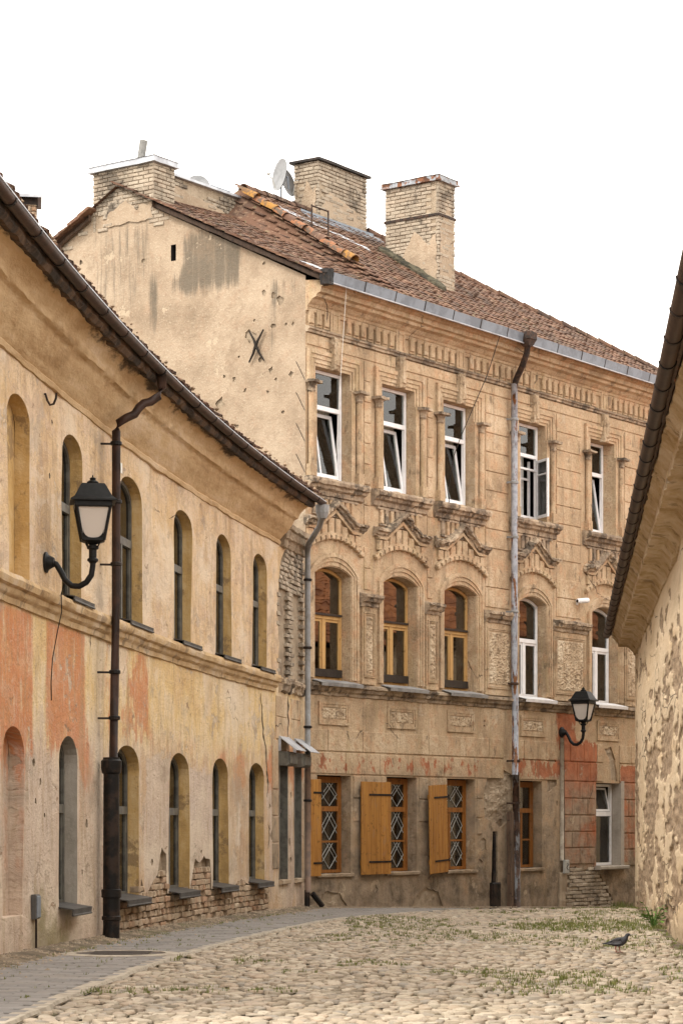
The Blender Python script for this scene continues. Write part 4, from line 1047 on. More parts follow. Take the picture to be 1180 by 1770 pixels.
# ridge and falling hip
pts = [(3.3, 3.95), (7.6, 3.95), (14.6, yr(14.6))]
for (xa, ya), (xb, yb) in zip(pts, pts[1:]):
    L_ = math.hypot(xb - xa, yb - ya); n = int(L_ / .31)
    for i in range(n):
        t0 = i / n; x, y = xa + (xb - xa) * t0, ya + (yb - ya) * t0; x2, y2 = xa + (xb - xa) * (i + 1) / n, ya + (yb - ya) * (i + 1) / n
        dv = Vector((x2 - x, y2 - y, rz_(x2, y2) - rz_(x, y))); rot = dv.to_track_quat('Y', 'Z').to_matrix().to_4x4()
        if any(a - .1 < x < b and c < y < d for a, b, c, d in CH): continue
        placed('ridge_tile', rt_d, 'tile', roof, T(x, y, rz_(x, y) - .01 + rt.uniform(-.01, .015)) @ rot)
# verge tiles along the gable rake, front and back, and dark verge board
for i in range(17):
    y = -.45 + i * .235
    if y > 3.5: break
    mb = rough_box('verge_tile', .2, .3, .03, .008, i)
    o = placed('verge_tile', mb.mesh('verge_tile'), 'tile', roof, T(-.07 + rt.uniform(-.03, .02), y + .12, rz_(0, y + .12) + .03) @ RXm(math.atan(.49) - .05))
for i in range(14):
    y = 5.05 + i * .25; z = 13.42 - (y - 4.35) * .52
    mb = rough_box('verge_tile', .3, .32, .045, .012, i + 40)
    placed('verge_tile', mb.mesh('verge_tile'), 'tile', roof, T(-.06 + rt.uniform(-.03, .03), y, z + .05) @ RXm(-math.atan(.52) + .06))
mb = MB()
mb.sweep([(0, 0), (.07, 0), (.07, -.10), (0, -.10)], [lambda a, b, y=y: Vector((-.10 + a, y, rz_(0, y) - .015 + b)) for y in (-.5, 1, 2.2, 3.45)])
mb.sweep([(0, 0), (.07, 0), (.07, -.12), (0, -.12)], [lambda a, b, y=y: Vector((-.10 + a, y, 13.42 - (y - 4.35) * .52 + .01 + b)) for y in (5.02, 6, 8.9)])
o = mb.build('verge_board', 'post', erode=(.012, .15, 5, 3)); o.parent = roof
# flashings beside the chimneys
mb = MB()
def rp(x, y, h=.045): return (x, y, rz_(x, y) + h)
mb.add([rp(3.6, 3.2), rp(3.8, 3.45), rp(5.5, 2.45), rp(5.35, 2.25)], [(0, 1, 2, 3)])
o = mb.build('flashing', 'zinc_w'); o.parent = roof
mb = MB(); mb.add([rp(4.7, 3.3), rp(4.8, 3.62), rp(7.6, 3.62), rp(7.4, 3.3)], [(0, 1, 2, 3)]); mb.add([rp(4.8, 3.62), (4.8, 3.63, rz_(4.8, 3.62) + .1), (7.4, 3.63, rz_(7, 3.62) + .1), rp(7.4, 3.62)], [(0, 1, 2, 3)])
o = mb.build('flashing', 'zinc'); o.parent = roof
mb = MB(); mb.sweep([(0, 0), (.16, .0), (.16, .10), (0, .16)], [lambda a, b, y=y: Vector((6.24 - a, y, rz_(6.2, y) + b)) for y in (1.05, 1.5, 2.0, 2.6)])
o = mb.build('mortar_fillet', 'mossy', erode=(.03, .08, 6, 4)); o.parent = roof
mb = MB(); mb.add([rp(.3, -.4, .05), rp(.7, -.4, .06), rp(.55, .25, .06), rp(.2, .3, .05)], [(0, 1, 2, 3)]); o = mb.build('flashing', 'zinc_w'); o.parent = roof
mb = MB()
for x in (3.35, 3.9): mb.tube([(x, 2.3, rz_(x, 2.3)), (x, 2.3, rz_(x, 2.3) + .55)], .018, 6)
mb.tube([(3.35, 2.3, rz_(3.35, 2.3) + .53), (3.9, 2.3, rz_(3.9, 2.3) + .53)], .016, 6)
o = mb.build('roof_hook', 'rust'); o.parent = roof
# --- chimneys
def chimney(x0, x1, y0, y1, zb, zt, seed, capmat, cap, skipf=None, strap=None):
    rr = random.Random(seed); core = MB(); core.box(x0 + .02, x1 - .02, y0 + .02, y1 - .02, zb, zt)
    ch = cbuild(core, 'chimney', 'mortar', HC)
    mb = MB()
    brick_faces(mb, T(x0, y0, 0), 0, x1 - x0, zb, zt, rr, skip=skipf, jit=.02)                                   # face along x at y0
    brick_faces(mb, T(x0, y1, 0) @ RZ(R(-90)), 0, y1 - y0, zb, zt, rr, skip=skipf, off=1)               # face along y at x0
    brick_faces(mb, T(x1, y0, 0) @ RZ(R(90)), 0, y1 - y0, zb, zt, rr, off=1); brick_faces(mb, T(x1, y1, 0) @ RZ(R(180)), 0, x1 - x0, zb, zt, rr)
    o = mb.build('brickwork', 'brick_pale', kind='stuff'); o.parent = ch
    c = MB(); e = .07
    if cap == 'sheet':
        c.box(x0 - e, x1 + e, y0 - e, y1 + e, zt, zt + .03); c.box(x0 - e + .02, x1 + e - .02, y0 - e + .02, y1 + e - .02, zt + .03, zt + .11)
        c.add([(x0 - e, y0 - e, zt + .112), (x1 + e, y0 - e, zt + .112), (x1 + e, y1 + e, zt + .112), (x0 - e, y1 + e, zt + .112), ((x0 + x1) / 2, (y0 + y1) / 2, zt + .17)], [(0, 1, 4), (1, 2, 4), (2, 3, 4), (3, 0, 4)])
    else:
        c.box(x0 - e, x1 + e, y0 - e, y1 + e, zt, zt + .05)
    o = c.build('chimney_cap', capmat, erode=(.008, .15, 4, 2)); o.parent = ch
    if strap:
        s = MB(); q = .022
        s.box(x0 - q, x1 + q, y0 - q, y1 + q, strap, strap + .05); o = s.build('iron_strap', 'rust'); o.parent = ch
    return ch
M['capmix'] = paint_flaked('rusted_cap_sheet', (.33, .35, .38), (.20, .08, .035), .5, (1, 1, 1), 2.2)
c1 = chimney(6.3, 6.92, 1.28, 2.58, 11.9, 14.54, 1, 'capmix', 'sheet', skipf=lambda u, z: noise.noise(Vector((u * 2, 4, z * 1.2))) > .25, strap=13.84)
c2 = chimney(5.5, 7.25, 3.7, 4.32, 13.4, 15.16, 2, 'tar', 'slab', skipf=lambda u, z: noise.noise(Vector((u * 2, 9, z * 1.2))) > .3)
c3 = chimney(-.015, .6, 3.49, 4.99, 12.75, 13.86, 3, 'zinc_w', 'sheet', skipf=lambda u, z: z < 13.12 and noise.noise(Vector((u * 2, 2, z * 2))) > -.1)
c4 = chimney(.62, 3.15, 3.9, 4.4, 12.6, 13.88, 4, 'zinc_w', 'slab', skipf=lambda u, z: noise.noise(Vector((u * 1.5, 7, z * 1.5))) > .0)
# thin render left on chimneys
for ch, (x0, x1, y0, y1, z0, z1) in ((c1, (6.3, 6.92, 1.28, 2.58, 12.3, 14.1)), (c2, (5.5, 7.25, 3.7, 4.32, 13.7, 14.6)), (c4, (.62, 3.15, 3.9, 4.4, 12.9, 13.75))):
    me = wall_mesh('render_patch', ragged([(.03, z0), (x1 - x0 - .03, z0), (x1 - x0 - .04, z1 - .3), (.35, z1), (.05, z1 - .5)], .08, .05, 8), [], lambda u, y, z: Vector((x0 + u, y0 - .008 + y, z)), .3, .3, .01)
    o = mk('render_patch', me, 'gab'); o.parent = ch
for ch, (x0, y0, y1, z0, z1) in ((c1, (6.3, 1.28, 2.58, 12.2, 13.6)), (c2, (5.5, 3.7, 4.32, 13.7, 14.8)), (c3, (-.015, 3.49, 4.99, 12.8, 13.25))):
    wd = y1 - y0
    me = wall_mesh('render_patch', ragged([(.04, z0), (wd * .8, z0), (wd * .75, z0 + (z1 - z0) * .5), (wd * .45, z1), (wd * .2, z1 - .3), (.05, z1 - .1)], .08, .06, 18), [], lambda u, y, z: Vector((x0 - .008 - y, y0 + u, z)), .3, .3, .01)
    o = mk('render_patch', me, 'gab'); o.parent = ch
# brick shoulders of the gable below the left chimney
mb = MB(); rr = random.Random(8)
brick_faces(mb, T(-.012, 5.75, 0) @ RZ(R(-90)), 0, 2.9, 12.5, 13.4, rr, skip=lambda u, z: z > 13.36 - .5 * abs(5.75 - u - 4.35) or (z < 12.95 - .3 * noise.noise(Vector((u * 3, z * 3, 5))) and noise.noise(Vector((u * 2, z * 3, 5))) > -.25))
o = cbuild(mb, 'gable_brickwork', 'brick_pale', HC, kind='stuff')
mb = MB(); mb.tube([(.3, 4.1, 13.9), (.34, 4.03, 14.42)], .075, 10); o = mb.build('flue_pipe', 'flue'); o.parent = c3
for b_, c_ in (((.15, .45, 4.4, 4.75, 14.0, 14.05), c3), ((2.3, 2.9, 3.95, 4.3, 13.94, 14.0), c4)):
    mb = MB(); mb.box(*b_); o = mb.build('loose_slab', 'zinc'); o.parent = c_
# --- zinc box gutter in overlapping lengths
n = 15; gl = 14.7 / n
for i in range(n):
    a = .05 + gl * i; mb = MB(); e = .004 * (i % 2)
    pr = [(.40, 11.12), (.56 + e, 11.10), (.60 + e, 11.27 + e), (.585, 11.275), (.55, 11.115), (.41, 11.135)]
    mb.sweep(pr, [fr(a), fr(a + gl + .02)], close=True); go = cbuild(mb, 'gutter_length', 'zinc', HC)
    sm = MB(); sm.sweep([(.40, 11.115), (.566, 11.093), (.609, 11.28), (.60, 11.282)], [fr(a + gl - .015), fr(a + gl + .01)]); o = sm.build('seam', 'tar'); o.parent = go
mb = MB(); mb.tube([(-.05, -.57, 11.08), (14.8, -.57, 11.08)], .014, 6); cbuild(mb, 'gutter_bead', 'zinc_w', HC)
mb = MB(); mb.box(-.12, .04, -.58, -.40, 11.05, 11.32); cbuild(mb, 'gutter_end', 'tar', HC, erode=(.015, .08, 8, 3))
# --- old rainwater pipe on the facade
mb = MB(); mb.lathe([(.10, 11.02), (.17, 11.14), (.19, 11.16), (.19, 11.30), (.17, 11.31)], 4, T(6.66, -.60, 0), sq=True)
cbuild(mb, 'rain_hopper', 'rust', HC, erode=(.01, .1, 6, 2))
mb = MB(); mb.tube([(6.66, -.60, 11.05), (6.67, -.58, 10.9), (6.74, -.44, 10.68), (6.86, -.25, 10.5), (6.9, -.17, 10.4), (6.91, -.15, 10.3)], .062, 10); cbuild(mb, 'swan_neck', 'rust', HC, smooth=True)
def px_(z): return 6.90 + (.03 if z < 4.2 else 0)
mb = MB(); mb.tube([(px_(z), -.15, z) for z in (10.36, 9, 8.3, 7, 5.6, 4.4, 4.1, 2.5)], .066, 12); dp = cbuild(mb, 'downpipe', 'pipe_f', HC, smooth=True)
mb = MB(); mb.tube([(6.95, -.15, 2.55), (6.96, -.16, 1.6), (6.96, -.17, -.25)], [.07, .072, .075], 12); o = mb.build('lower_pipe', 'pipe_old', smooth=True); o.parent = dp
for z in (9.62, 8.35, 7.25, 5.75, 4.3, 2.75, 1.9):
    mb = MB(); mb.lathe([(.074, z), (.085, z + .01), (.085, z + .045), (.074, z + .055)], 12, T(px_(z) if z > 3.2 else 6.96, -.15, 0)); mb.box(px_(z) - .09, px_(z) - .06, -.16, 0, z + .01, z + .045)
    o = mb.build('pipe_bracket', 'rust' if z < 4.5 else 'pipe_g'); o.parent = dp
mb = MB(); mb.cbox(6.76, 6.88, -.17, -.06, -.28, 1.75, .02); cbuild(mb, 'wooden_post', 'post', HC, erode=(.012, .1, 6, 3))
mb = MB(); mb.tube([(6.42, .03, 1.32), (6.41, .02, .6), (6.36, -.0, .3)], .036, 10); mb.cbox(6.2, 6.52, -.08, .0, -.2, .34, .03); cbuild(mb, 'cast_iron_stub', 'tar', HC, smooth=False, erode=(.008, .1, 6, 2))
# conduit, cables
mb = MB(); mb.tube([(9.0, -.03, 3.3), (9.0, -.03, .75)], .045, 8); cbuild(mb, 'conduit', 'conc', HC, smooth=True)
mb = MB(); mb.tube([(9.09, -.02, 3.3), (9.1, -.02, 2), (9.1, -.02, -.3)], .014, 5); cbuild(mb, 'cable', 'tar', HC)
mb = MB(); mb.cbox(8.88, 9.12, -.06, -.001, -.3, .5, .02); cbuild(mb, 'plinth_post', 'mortar', HC, erode=(.015, .1, 6, 3))
mb = MB(); mb.tube([(4.42, -.3, 8.6), (4.6, -.35, 9.0), (5.4, -.45, 10.3), (5.7, -.55, 11.1)], .008, 4); mb.tube([(4.42, -.3, 8.6), (4.5, -.12, 8.0), (4.56, -.1, 7.7)], .008, 4); cbuild(mb, 'wire_groove_line', 'tar', HC)
mb = MB(); mb.tube([(.62, -.2, 7.75), (.7, -.25, 9.3), (.55, -.5, 11.1)], .005, 4); cbuild(mb, 'wire_groove_line', 'paper', HC)
for z in (7.9, 8.45, 9.0, 9.55):
    mb = MB(); mb.tube([(-.015, .2, z + .22), (-.012, .01, z - .12)], .005, 4); cbuild(mb, 'wire_groove_line', 'tar', HC)  # thin dark rods drawn for the quoin grooves at the gable corner

# ================================================================== LEFT HOUSE (curved, two storeys)
T0 = Matrix.Translation(LC(9.5)); T0i = T0.inverted()
HL = empty('curved_house', T0, 'two-storey ochre house with a curving wall, narrow arched windows and worn red paint', 'house')
def LR(v, out=0., z=0.): return T0i @ LC(v, out, z)
VA, VB = -9.0, 19.02
L1 = [(.36, 1.36), (2.96, 3.98), (6.16, 7.45), (9.46, 10.65), (12.30, 13.45), (15.0, 16.05)]
L0 = [(.10, 1.10), (2.84, 3.78), (5.93, 7.30), (9.19, 10.50), (12.08, 13.23), (14.76, 15.90)]
LN1 = [(17.11, 17.60), (18.15, 18.70)]; LN0 = [(17.02, 17.71), (18.22, 18.80)]
hl = []
for i, (a, b) in enumerate(L1): hl.append(dict(p=arch(a, b, 4.05, 5.62, 5.92), d=.16 if i == 0 else .2, back=1 if i == 0 else None, m=1))
for i, (a, b) in enumerate(L0): hl.append(dict(p=arch(a, b, .56, 2.2, 2.5), d=.16 if i == 0 else .22, back=0 if i == 0 else None, m=(0, 2, 1, 1, 1, 1)[i]))
for (a, b) in ((-2.9, -1.9), (-6, -5)):
    hl.append(dict(p=arch(a, b, 4.05, 5.62, 5.92), d=.16, back=1, m=1)); hl.append(dict(p=arch(a, b, .56, 2.2, 2.5), d=.16, back=0, m=1))
for a, b in LN0: hl.append(dict(p=[(a, .55), (b, .55), (b, 2.52), (a, 2.52)], d=.18, m=0))
# plaster fallen off: brick foot and the far upper corner
BP = [(4.95, -.25), (16.22, -.25), (16.22, .42), (15.95, .54), (14.7, .54), (14.2, .62), (13.6, .55), (13.3, .54), (12.0, .54), (11.9, .98), (11.5, 1.04), (11.2, .93), (10.85, 1.0), (10.62, .7), (10.55, .54), (9.1, .54), (9.02, 1.1), (8.7, 1.2), (8.5, .85), (8.1, .72), (7.75, .55), (7.42, .8), (7.36, .53), (5.85, .53), (5.3, .45)]
BP = ragged(BP, .12, .035, 21)
hl.append(dict(p=BP, d=.07, back=3, m=3))
BP2 = ragged([(16.95, 4.02), (18.95, 4.02), (18.95, 6.22), (17.55, 6.24), (17.2, 6.0), (16.9, 5.2), (17.02, 4.6)], .12, .045, 22)
hl.append(dict(p=BP2, d=.05, back=3, m=3))
# cracks
def crack(pts, wd, seed):
    fine = []
    for (a, b) in zip(pts, pts[1:]):
        n = max(1, int(abs(a[1] - b[1]) / .06))
        for k in range(n): fine.append((a[0] + (b[0] - a[0]) * k / n, a[1] + (b[1] - a[1]) * k / n))
    fine.append(pts[-1]); L_, R_ = [], []
    for k, (u, z) in enumerate(fine):
        e = math.sin(math.pi * (k + .6) / (len(fine) + .2)) ** .5; c = u + .09 * noise.noise(Vector((z * 6, seed, 0))) + .05 * noise.noise(Vector((z * 17, seed, 4)))
        w_ = wd * e * (.45 + .9 * abs(noise.noise(Vector((z * 8, seed, 9)))))
        L_.append((c - w_, z)); R_.append((c + w_, z))
    return R_ + L_[::-1]
hl.append(dict(p=crack([(15.62, 3.65), (15.78, 3.3), (15.83, 3.0), (16.05, 2.75), (16.1, 2.45), (16.22, 2.2), (16.15, 1.95)], .10, 1), d=.06, back=4, m=3))
hl.append(dict(p=crack([(17.75, 3.72), (17.78, 3.3), (17.7, 2.95), (17.8, 2.75)], .10, 2), d=.05, back=4, m=3))
hl.append(dict(p=crack([(16.25, 1.5), (16.32, 1.3), (16.22, 1.1)], .08, 3), d=.05, back=3, m=3))
rl = random.Random(9)
for (u, z, r) in ((1.55, 2.15, .05), (1.9, 1.95, .04), (1.65, 1.75, .04), (2.1, 1.6, .03), (16.5, 1.3, .07), (16.6, .9, .07), (17.9, 1.2, .06), (16.35, 1.8, .05), (17.95, .9, .05), (11.3, 1.1, .04), (4.3, 1.5, .05), (4.05, .95, .03), (8.1, 1.0, .05), (18.0, 2.0, .05), (2.45, 5.9, .03), (2.3, 5.3, .03)):
    hl.append(dict(p=jag(u, z, r * 1.3, r, 8, .4, rl), d=.02, back=3, m=3))
me = wall_mesh('street_wall', [(VA, -.3), (VB, -.3), (VB, 6.5), (VA, 6.5)], hl, lambda u, y, z: LR(u, -y, z), .45, .6, .022)
me.polygons.foreach_set('use_smooth', [False] * len(me.polygons))
child('street_wall', me, ['left', 'reveal_l', 'reveal_g', 'mortar', 'black_void'], HL)
# brick foot, brick by brick
nb_ = 0; rest = MB(); rr = random.Random(12); cand = []
z = -.2; r = 0
while z < .85:
    u = 5.05 + (.14 if r % 2 else 0)
    while u < 16.2:
        if inpoly((u, z), BP): cand.append((u, z, r))
        u += .262 if r % 3 else .131
    z += .086; r += 1
cand = [c for c in cand if c[1] > gz(0, 24 + c[0]) - .08]
for k, (u, z, r) in enumerate(cand):
    me_ = rr.choice(brick_meshes) if r % 3 else rr.choice(half_meshes)
    m = T0i @ LM(u, -.055 + rr.uniform(-.03, .028), z) @ RZ(rr.uniform(-.05, .05)) @ RYm(rr.uniform(-.04, .04)) @ Matrix.Diagonal((1, 1, 1.08, 1))
    if k < 300: placed('brick', me_, 'brick', HL, m)
    else:
        rest.ct = rr.random() * .98 + .01; rest.add([m @ v.co for v in me_.vertices], [tuple(p.vertices) for p in me_.polygons])
if rest.v: cbuild(rest, 'brickwork', 'brick', HL, kind='stuff')
# upper corner brickwork with its two narrow bricked-up windows
mb = MB(); rr = random.Random(13); z = 4.04; r = 0
def narrow(u, z):
    for a, b in LN1:
        if a < u < b and z < 5.55: return True
    return False
while z < 6.3:
    u = 16.85 + (.13 if r % 2 else 0)
    while u < 19.0:
        if inpoly((u, z), BP2) and not (narrow(u, z) or narrow(u - .1, z) or narrow(u + .1, z)):
            m = T0i @ LM(u, (-.2 if narrow(u, z) else -.05) + rr.uniform(-.015, .02), z); mb.ct = rr.random() * .98 + .01
            me_ = rr.choice(brick_meshes); mb.add([m @ v.co for v in me_.vertices], [tuple(p.vertices) for p in me_.polygons])
        u += .257
    z += .08; r += 1
cbuild(mb, 'corner_brickwork', 'brick_pale', HL, kind='stuff')
# string course, cornice
def lf(v): return lambda a, b: LR(v, a, b)
vs_ = [VA + (VB - VA) * k / 70 for k in range(71)]
mb = MB(); mb.sweep([(-.05, 3.72), (.03, 3.73), (.04, 3.79), (.08, 3.82), (.09, 3.87), (.13, 3.89), (.15, 3.95), (.13, 4.0), (-.05, 4.035)], [lf(v) for v in vs_ if v < 17.0])
cbuild(mb, 'string_course', 'string_l', HL, erode=(.01, .25, 4, 3), auto=40)
mb = MB(); mb.sweep([(-.05, 3.74), (.06, 3.78), (.08, 3.87), (.11, 3.9), (.1, 3.98), (-.05, 4.0)], [lf(17.0 + 1.95 * k / 8) for k in range(9)])
cbuild(mb, 'broken_string_course', 'worn', HL, erode=(.04, .1, 6, 3))
cp = [(-.1, 6.24), (.03, 6.25), (.045, 6.30), (.02, 6.33), (.05, 6.36), (.10, 6.42), (.18, 6.50), (.24, 6.60), (.27, 6.66), (.33, 6.68), (.36, 6.76), (.44, 6.83), (.52, 6.88), (.54, 6.97), (.5, 7.02), (-.1, 7.05)]
mb = MB(); mb.sweep(cp, [lf(v) for v in vs_ if v < 17.4]); cbuild(mb, 'cornice', 'cornice_l', HL, erode=(.012, .22, 3, 3), auto=50)
mb = MB(); mb.sweep([(-.1, 6.2), (.05, 6.25), (.08, 6.36), (.13, 6.38), (.15, 6.5), (.19, 6.52), (.2, 6.6), (-.1, 6.66)], [lf(17.1 + 1.85 * k / 8) for k in range(9)])
cbuild(mb, 'brick_cornice', 'mortar', HL, erode=(.03, .1, 6, 3))
# hidden sides
mb = MB(); q = [LR(v, -6.5) for v in (VA, 5, 12)] ; mb.add([(*p.xy, z) for z in (-.3, 7) for p in q], [(0, 1, 4, 3), (1, 2, 5, 4)]); a0, b0 = LR(VA, -.3), LR(VA, -6.5); mb.add([(*a0.xy, -.3), (*b0.xy, -.3), (*b0.xy, 7), (*a0.xy, 7)], [(0, 1, 2, 3)]); cbuild(mb, 'rear_wall', 'left', HL)
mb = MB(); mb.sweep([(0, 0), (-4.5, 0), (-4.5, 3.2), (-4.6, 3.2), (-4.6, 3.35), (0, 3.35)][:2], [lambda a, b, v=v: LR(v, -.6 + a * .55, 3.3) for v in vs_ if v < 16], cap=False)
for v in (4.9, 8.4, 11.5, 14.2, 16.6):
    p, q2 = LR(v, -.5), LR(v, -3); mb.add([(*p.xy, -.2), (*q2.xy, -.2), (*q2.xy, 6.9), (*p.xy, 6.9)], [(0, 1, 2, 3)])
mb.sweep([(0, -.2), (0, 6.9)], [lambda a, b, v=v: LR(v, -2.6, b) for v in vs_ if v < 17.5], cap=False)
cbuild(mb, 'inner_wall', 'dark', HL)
# roof: sheet, eaves tiles one by one, courses above
PL = .56
mb = MB(); mb.sweep([(.60, 7.06), (-6.0, 7.06 + 6.6 * PL), (-8.0, 7.02 + 4 * PL)], [lf(v) for v in vs_ if v < 14.2], cap=False)
mb.sweep([(.60, 7.02), (-1.6, 7.02 + 2.2 * PL)], [lf(v) for v in (14.0, 15, 16, 17, 17.4)], cap=False)
rL = cbuild(mb, 'roof', 'tile', HL)
tl = MB()
lx = .19
tl.add([(-lx / 2, 0, 0), (lx / 2, 0, 0), (lx / 2, .3, 0), (-lx / 2, .3, 0), (-lx / 2, 0, .022), (0, -.012, .034), (lx / 2, 0, .022), (lx / 2, .3, .022), (0, .3, .034), (-lx / 2, .3, .022)], [(0, 1, 6, 5, 4), (4, 5, 8, 9), (5, 6, 7, 8), (0, 4, 9, 3), (1, 2, 7, 6), (3, 2, 1, 0)])
tile_me = tl.mesh('eaves_tile'); tile_me.materials.append(M['tile'])
rr = random.Random(14); rest = MB()
for row in range(3):
    v = VA + (.1 if row % 2 else 0)
    while v < 17.35:
        o_ = .66 - row * .16
        m = T0i @ LM(v, o_ + rr.uniform(-.02, .02), 7.10 + row * .16 * PL + rr.uniform(-.012, .02)) @ RZ(rr.uniform(-.05, .05)) @ RXm(math.atan(PL) - .07 + rr.uniform(-.03, .03))
        if row == 0 and v > -4: placed('eaves_tile', tile_me, 'tile', rL, m)
        else:
            rest.ct = rr.random() * .98 + .01; rest.add([m @ p.co for p in tile_me.vertices], [tuple(p.vertices) for p in tile_me.polygons])
        v += .2
o = rest.build('roof_tiles', 'tile', kind='stuff'); o.parent = rL
# moss cushions along the eave
mb = MB(); rr = random.Random(15)
for k in range(420):
    v = rr.uniform(-4, 17.2); c = LR(v, rr.uniform(.4, .66), 7.12 + rr.uniform(0, .09)); r = rr.uniform(.012, .04); mb.ct = rr.random()
    mb.add([c + Vector((r, 0, 0)), c + Vector((0, r, 0)), c + Vector((-r, 0, 0)), c + Vector((0, -r, 0)), c + Vector((0, 0, r)), c - Vector((0, 0, r))], [(0, 1, 4), (1, 2, 4), (2, 3, 4), (3, 0, 4), (1, 0, 5), (2, 1, 5), (3, 2, 5), (0, 3, 5)])
o = mb.build('moss', 'dry', kind='stuff'); o.parent = rL
mb = MB(); mb.sweep([(.50, 6.88), (.58, 6.86), (.62, 6.9), (.62, 7.03), (.50, 7.03)], [lf(v) for v in vs_ if v < 17.4]); cbuild(mb, 'fascia_board', 'rot', HL, erode=(.018, .16, 5, 3))
# brown half-round gutter in lengths with brackets
gp = []
for k in range(9): a = math.pi * k / 8; gp.append((.68 + .064 * math.cos(math.pi - a) , 7.0 - .064 * math.sin(a)))
gp = gp + [(.68 + .057 * math.cos(a_), 7.0 - .057 * math.sin(a_)) for a_ in [math.pi * k / 8 for k in range(9)]]
v = -8.5; L_ = 1.15
while v < 17.3:
    e = min(v + L_ + .03, 17.45)
    mb = MB(); mb.sweep(gp, [lf(v + (e - v) * k / 4) for k in range(5)], close=True); go = cbuild(mb, 'gutter_length', 'brown', HL, auto=40)
    jb = MB(); jp = [(a_, b_) for a_, b_ in [(.68 + .073 * math.cos(math.pi - math.pi * k / 8), 7.0 - .073 * math.sin(math.pi * k / 8)) for k in range(9)]] + [(.68 + .0645 * math.cos(math.pi * k / 8), 7.0 - .0645 * math.sin(math.pi * k / 8)) for k in range(9)]
    jb.sweep(jp, [lf(v), lf(v + .05)], close=True); o = jb.build('gutter_clip', 'tar'); o.parent = go
    v += L_
mb = MB(); mb.sweep([(.738, 7.0), (.75, 7.0), (.75, 7.012), (.738, 7.012)], [lf(v) for v in [-8.5 + 25.9 * k / 60 for k in range(61)]], close=True); cbuild(mb, 'gutter_bead', 'zinc_w', HL)
# brown swan-neck downpipe with the cast-iron foot
pv = 5.05
P = lambda dv, out, z: LR(pv + dv, out, z)
mb = MB(); mb.tube([P(.34, .68, 6.95), P(.33, .68, 6.8), P(.3, .64, 6.68), P(.24, .56, 6.61), P(.19, .49, 6.585), P(.15, .44, 6.53), P(.11, .39, 6.44), P(.06, .30, 6.39), P(.02, .22, 6.33), P(0, .19, 6.22), P(0, .19, 6.0), P(-.02, .19, 4.2), P(-.08, .19, 3.3), P(-.12, .18, 2.3)], [.062, .056] + [.052] * 12, 12)
dp = cbuild(mb, 'downpipe', 'brown', HL, smooth=True)
for z in (6.05, 5.35, 4.6, 3.3, 2.75):
    d_ = 0 if z > 4 else -.12
    mb = MB(); mb.lathe([(.058, z), (.07, z + .008), (.07, z + .04), (.058, z + .05)], 12, Matrix.Translation(P(d_ * (6.1 - z) / 3.8 if d_ else -.01, .19, 0))); mb.tube([P(d_, .19, z + .02), P(d_ - .05, -.02, z + .02)], .014, 5)
    o = mb.build('pipe_bracket', 'tar'); o.parent = dp
c = P(0, .187, 5.78); mb = MB(); mb.box(-.02, .06, -.062, -.055, -.06, .06, T0i @ LM(pv, .19, 5.78)); o = mb.build('sticker', 'paper'); o.parent = dp
mb = MB()
for zz in ((2.32, .15),): pass
mb.lathe([(.10, .02), (.10, .35), (.115, .36), (.115, .40), (.102, .41), (.102, .62), (.12, .63), (.12, .72), (.10, .73), (.095, 2.1), (.115, 2.12), (.125, 2.18), (.125, 2.26), (.10, 2.28), (.1, 2.3)], 14, Matrix.Translation(P(-.14, .16, 0)))
cbuild(mb, 'cast_iron_pipe', 'tar', HL, auto=35)
# grey corner pipe
P2 = lambda dv, out, z: LR(18.75 + dv, out, z)
mb = MB(); mb.lathe([(.07, 6.72), (.11, 6.82), (.12, 6.95)], 10, Matrix.Translation(P2(-1.38, .68, 0))); hop = cbuild(mb, 'rain_hopper', 'pipe_g', HL)
mb = MB(); mb.tube([P2(-1.38, .68, 6.75), P2(-1.25, .6, 6.6), P2(-.4, .24, 6.42), P2(-.08, .14, 6.32), P2(0, .13, 6.15), P2(0, .13, 4.5), P2(0, .13, 2.6)], .05, 12); dp2 = cbuild(mb, 'downpipe', 'pipe_g', HL, smooth=True)
mb = MB(); mb.tube([P2(0, .13, 2.62), P2(0, .13, 1.5), P2(0, .13, .3)], .054, 12); o = mb.build('lower_pipe', 'pipe_b', smooth=True); o.parent = dp2
mb = MB(); mb.tube([P2(0, .12, .34), P2(0, .12, .05)], .05, 10); mb.tube([P2(.05, .2, .28), P2(.2, .35, .05)], .05, 8); o = mb.build('pipe_foot', 'tar'); o.parent = dp2
for z in (5.8, 4.6, 3.2, 1.9):
    mb = MB(); mb.lathe([(.066, z), (.076, z + .008), (.076, z + .035), (.066, z + .045)], 12, Matrix.Translation(P2(0, .13, 0))); o = mb.build('pipe_bracket', 'tar'); o.parent = dp2
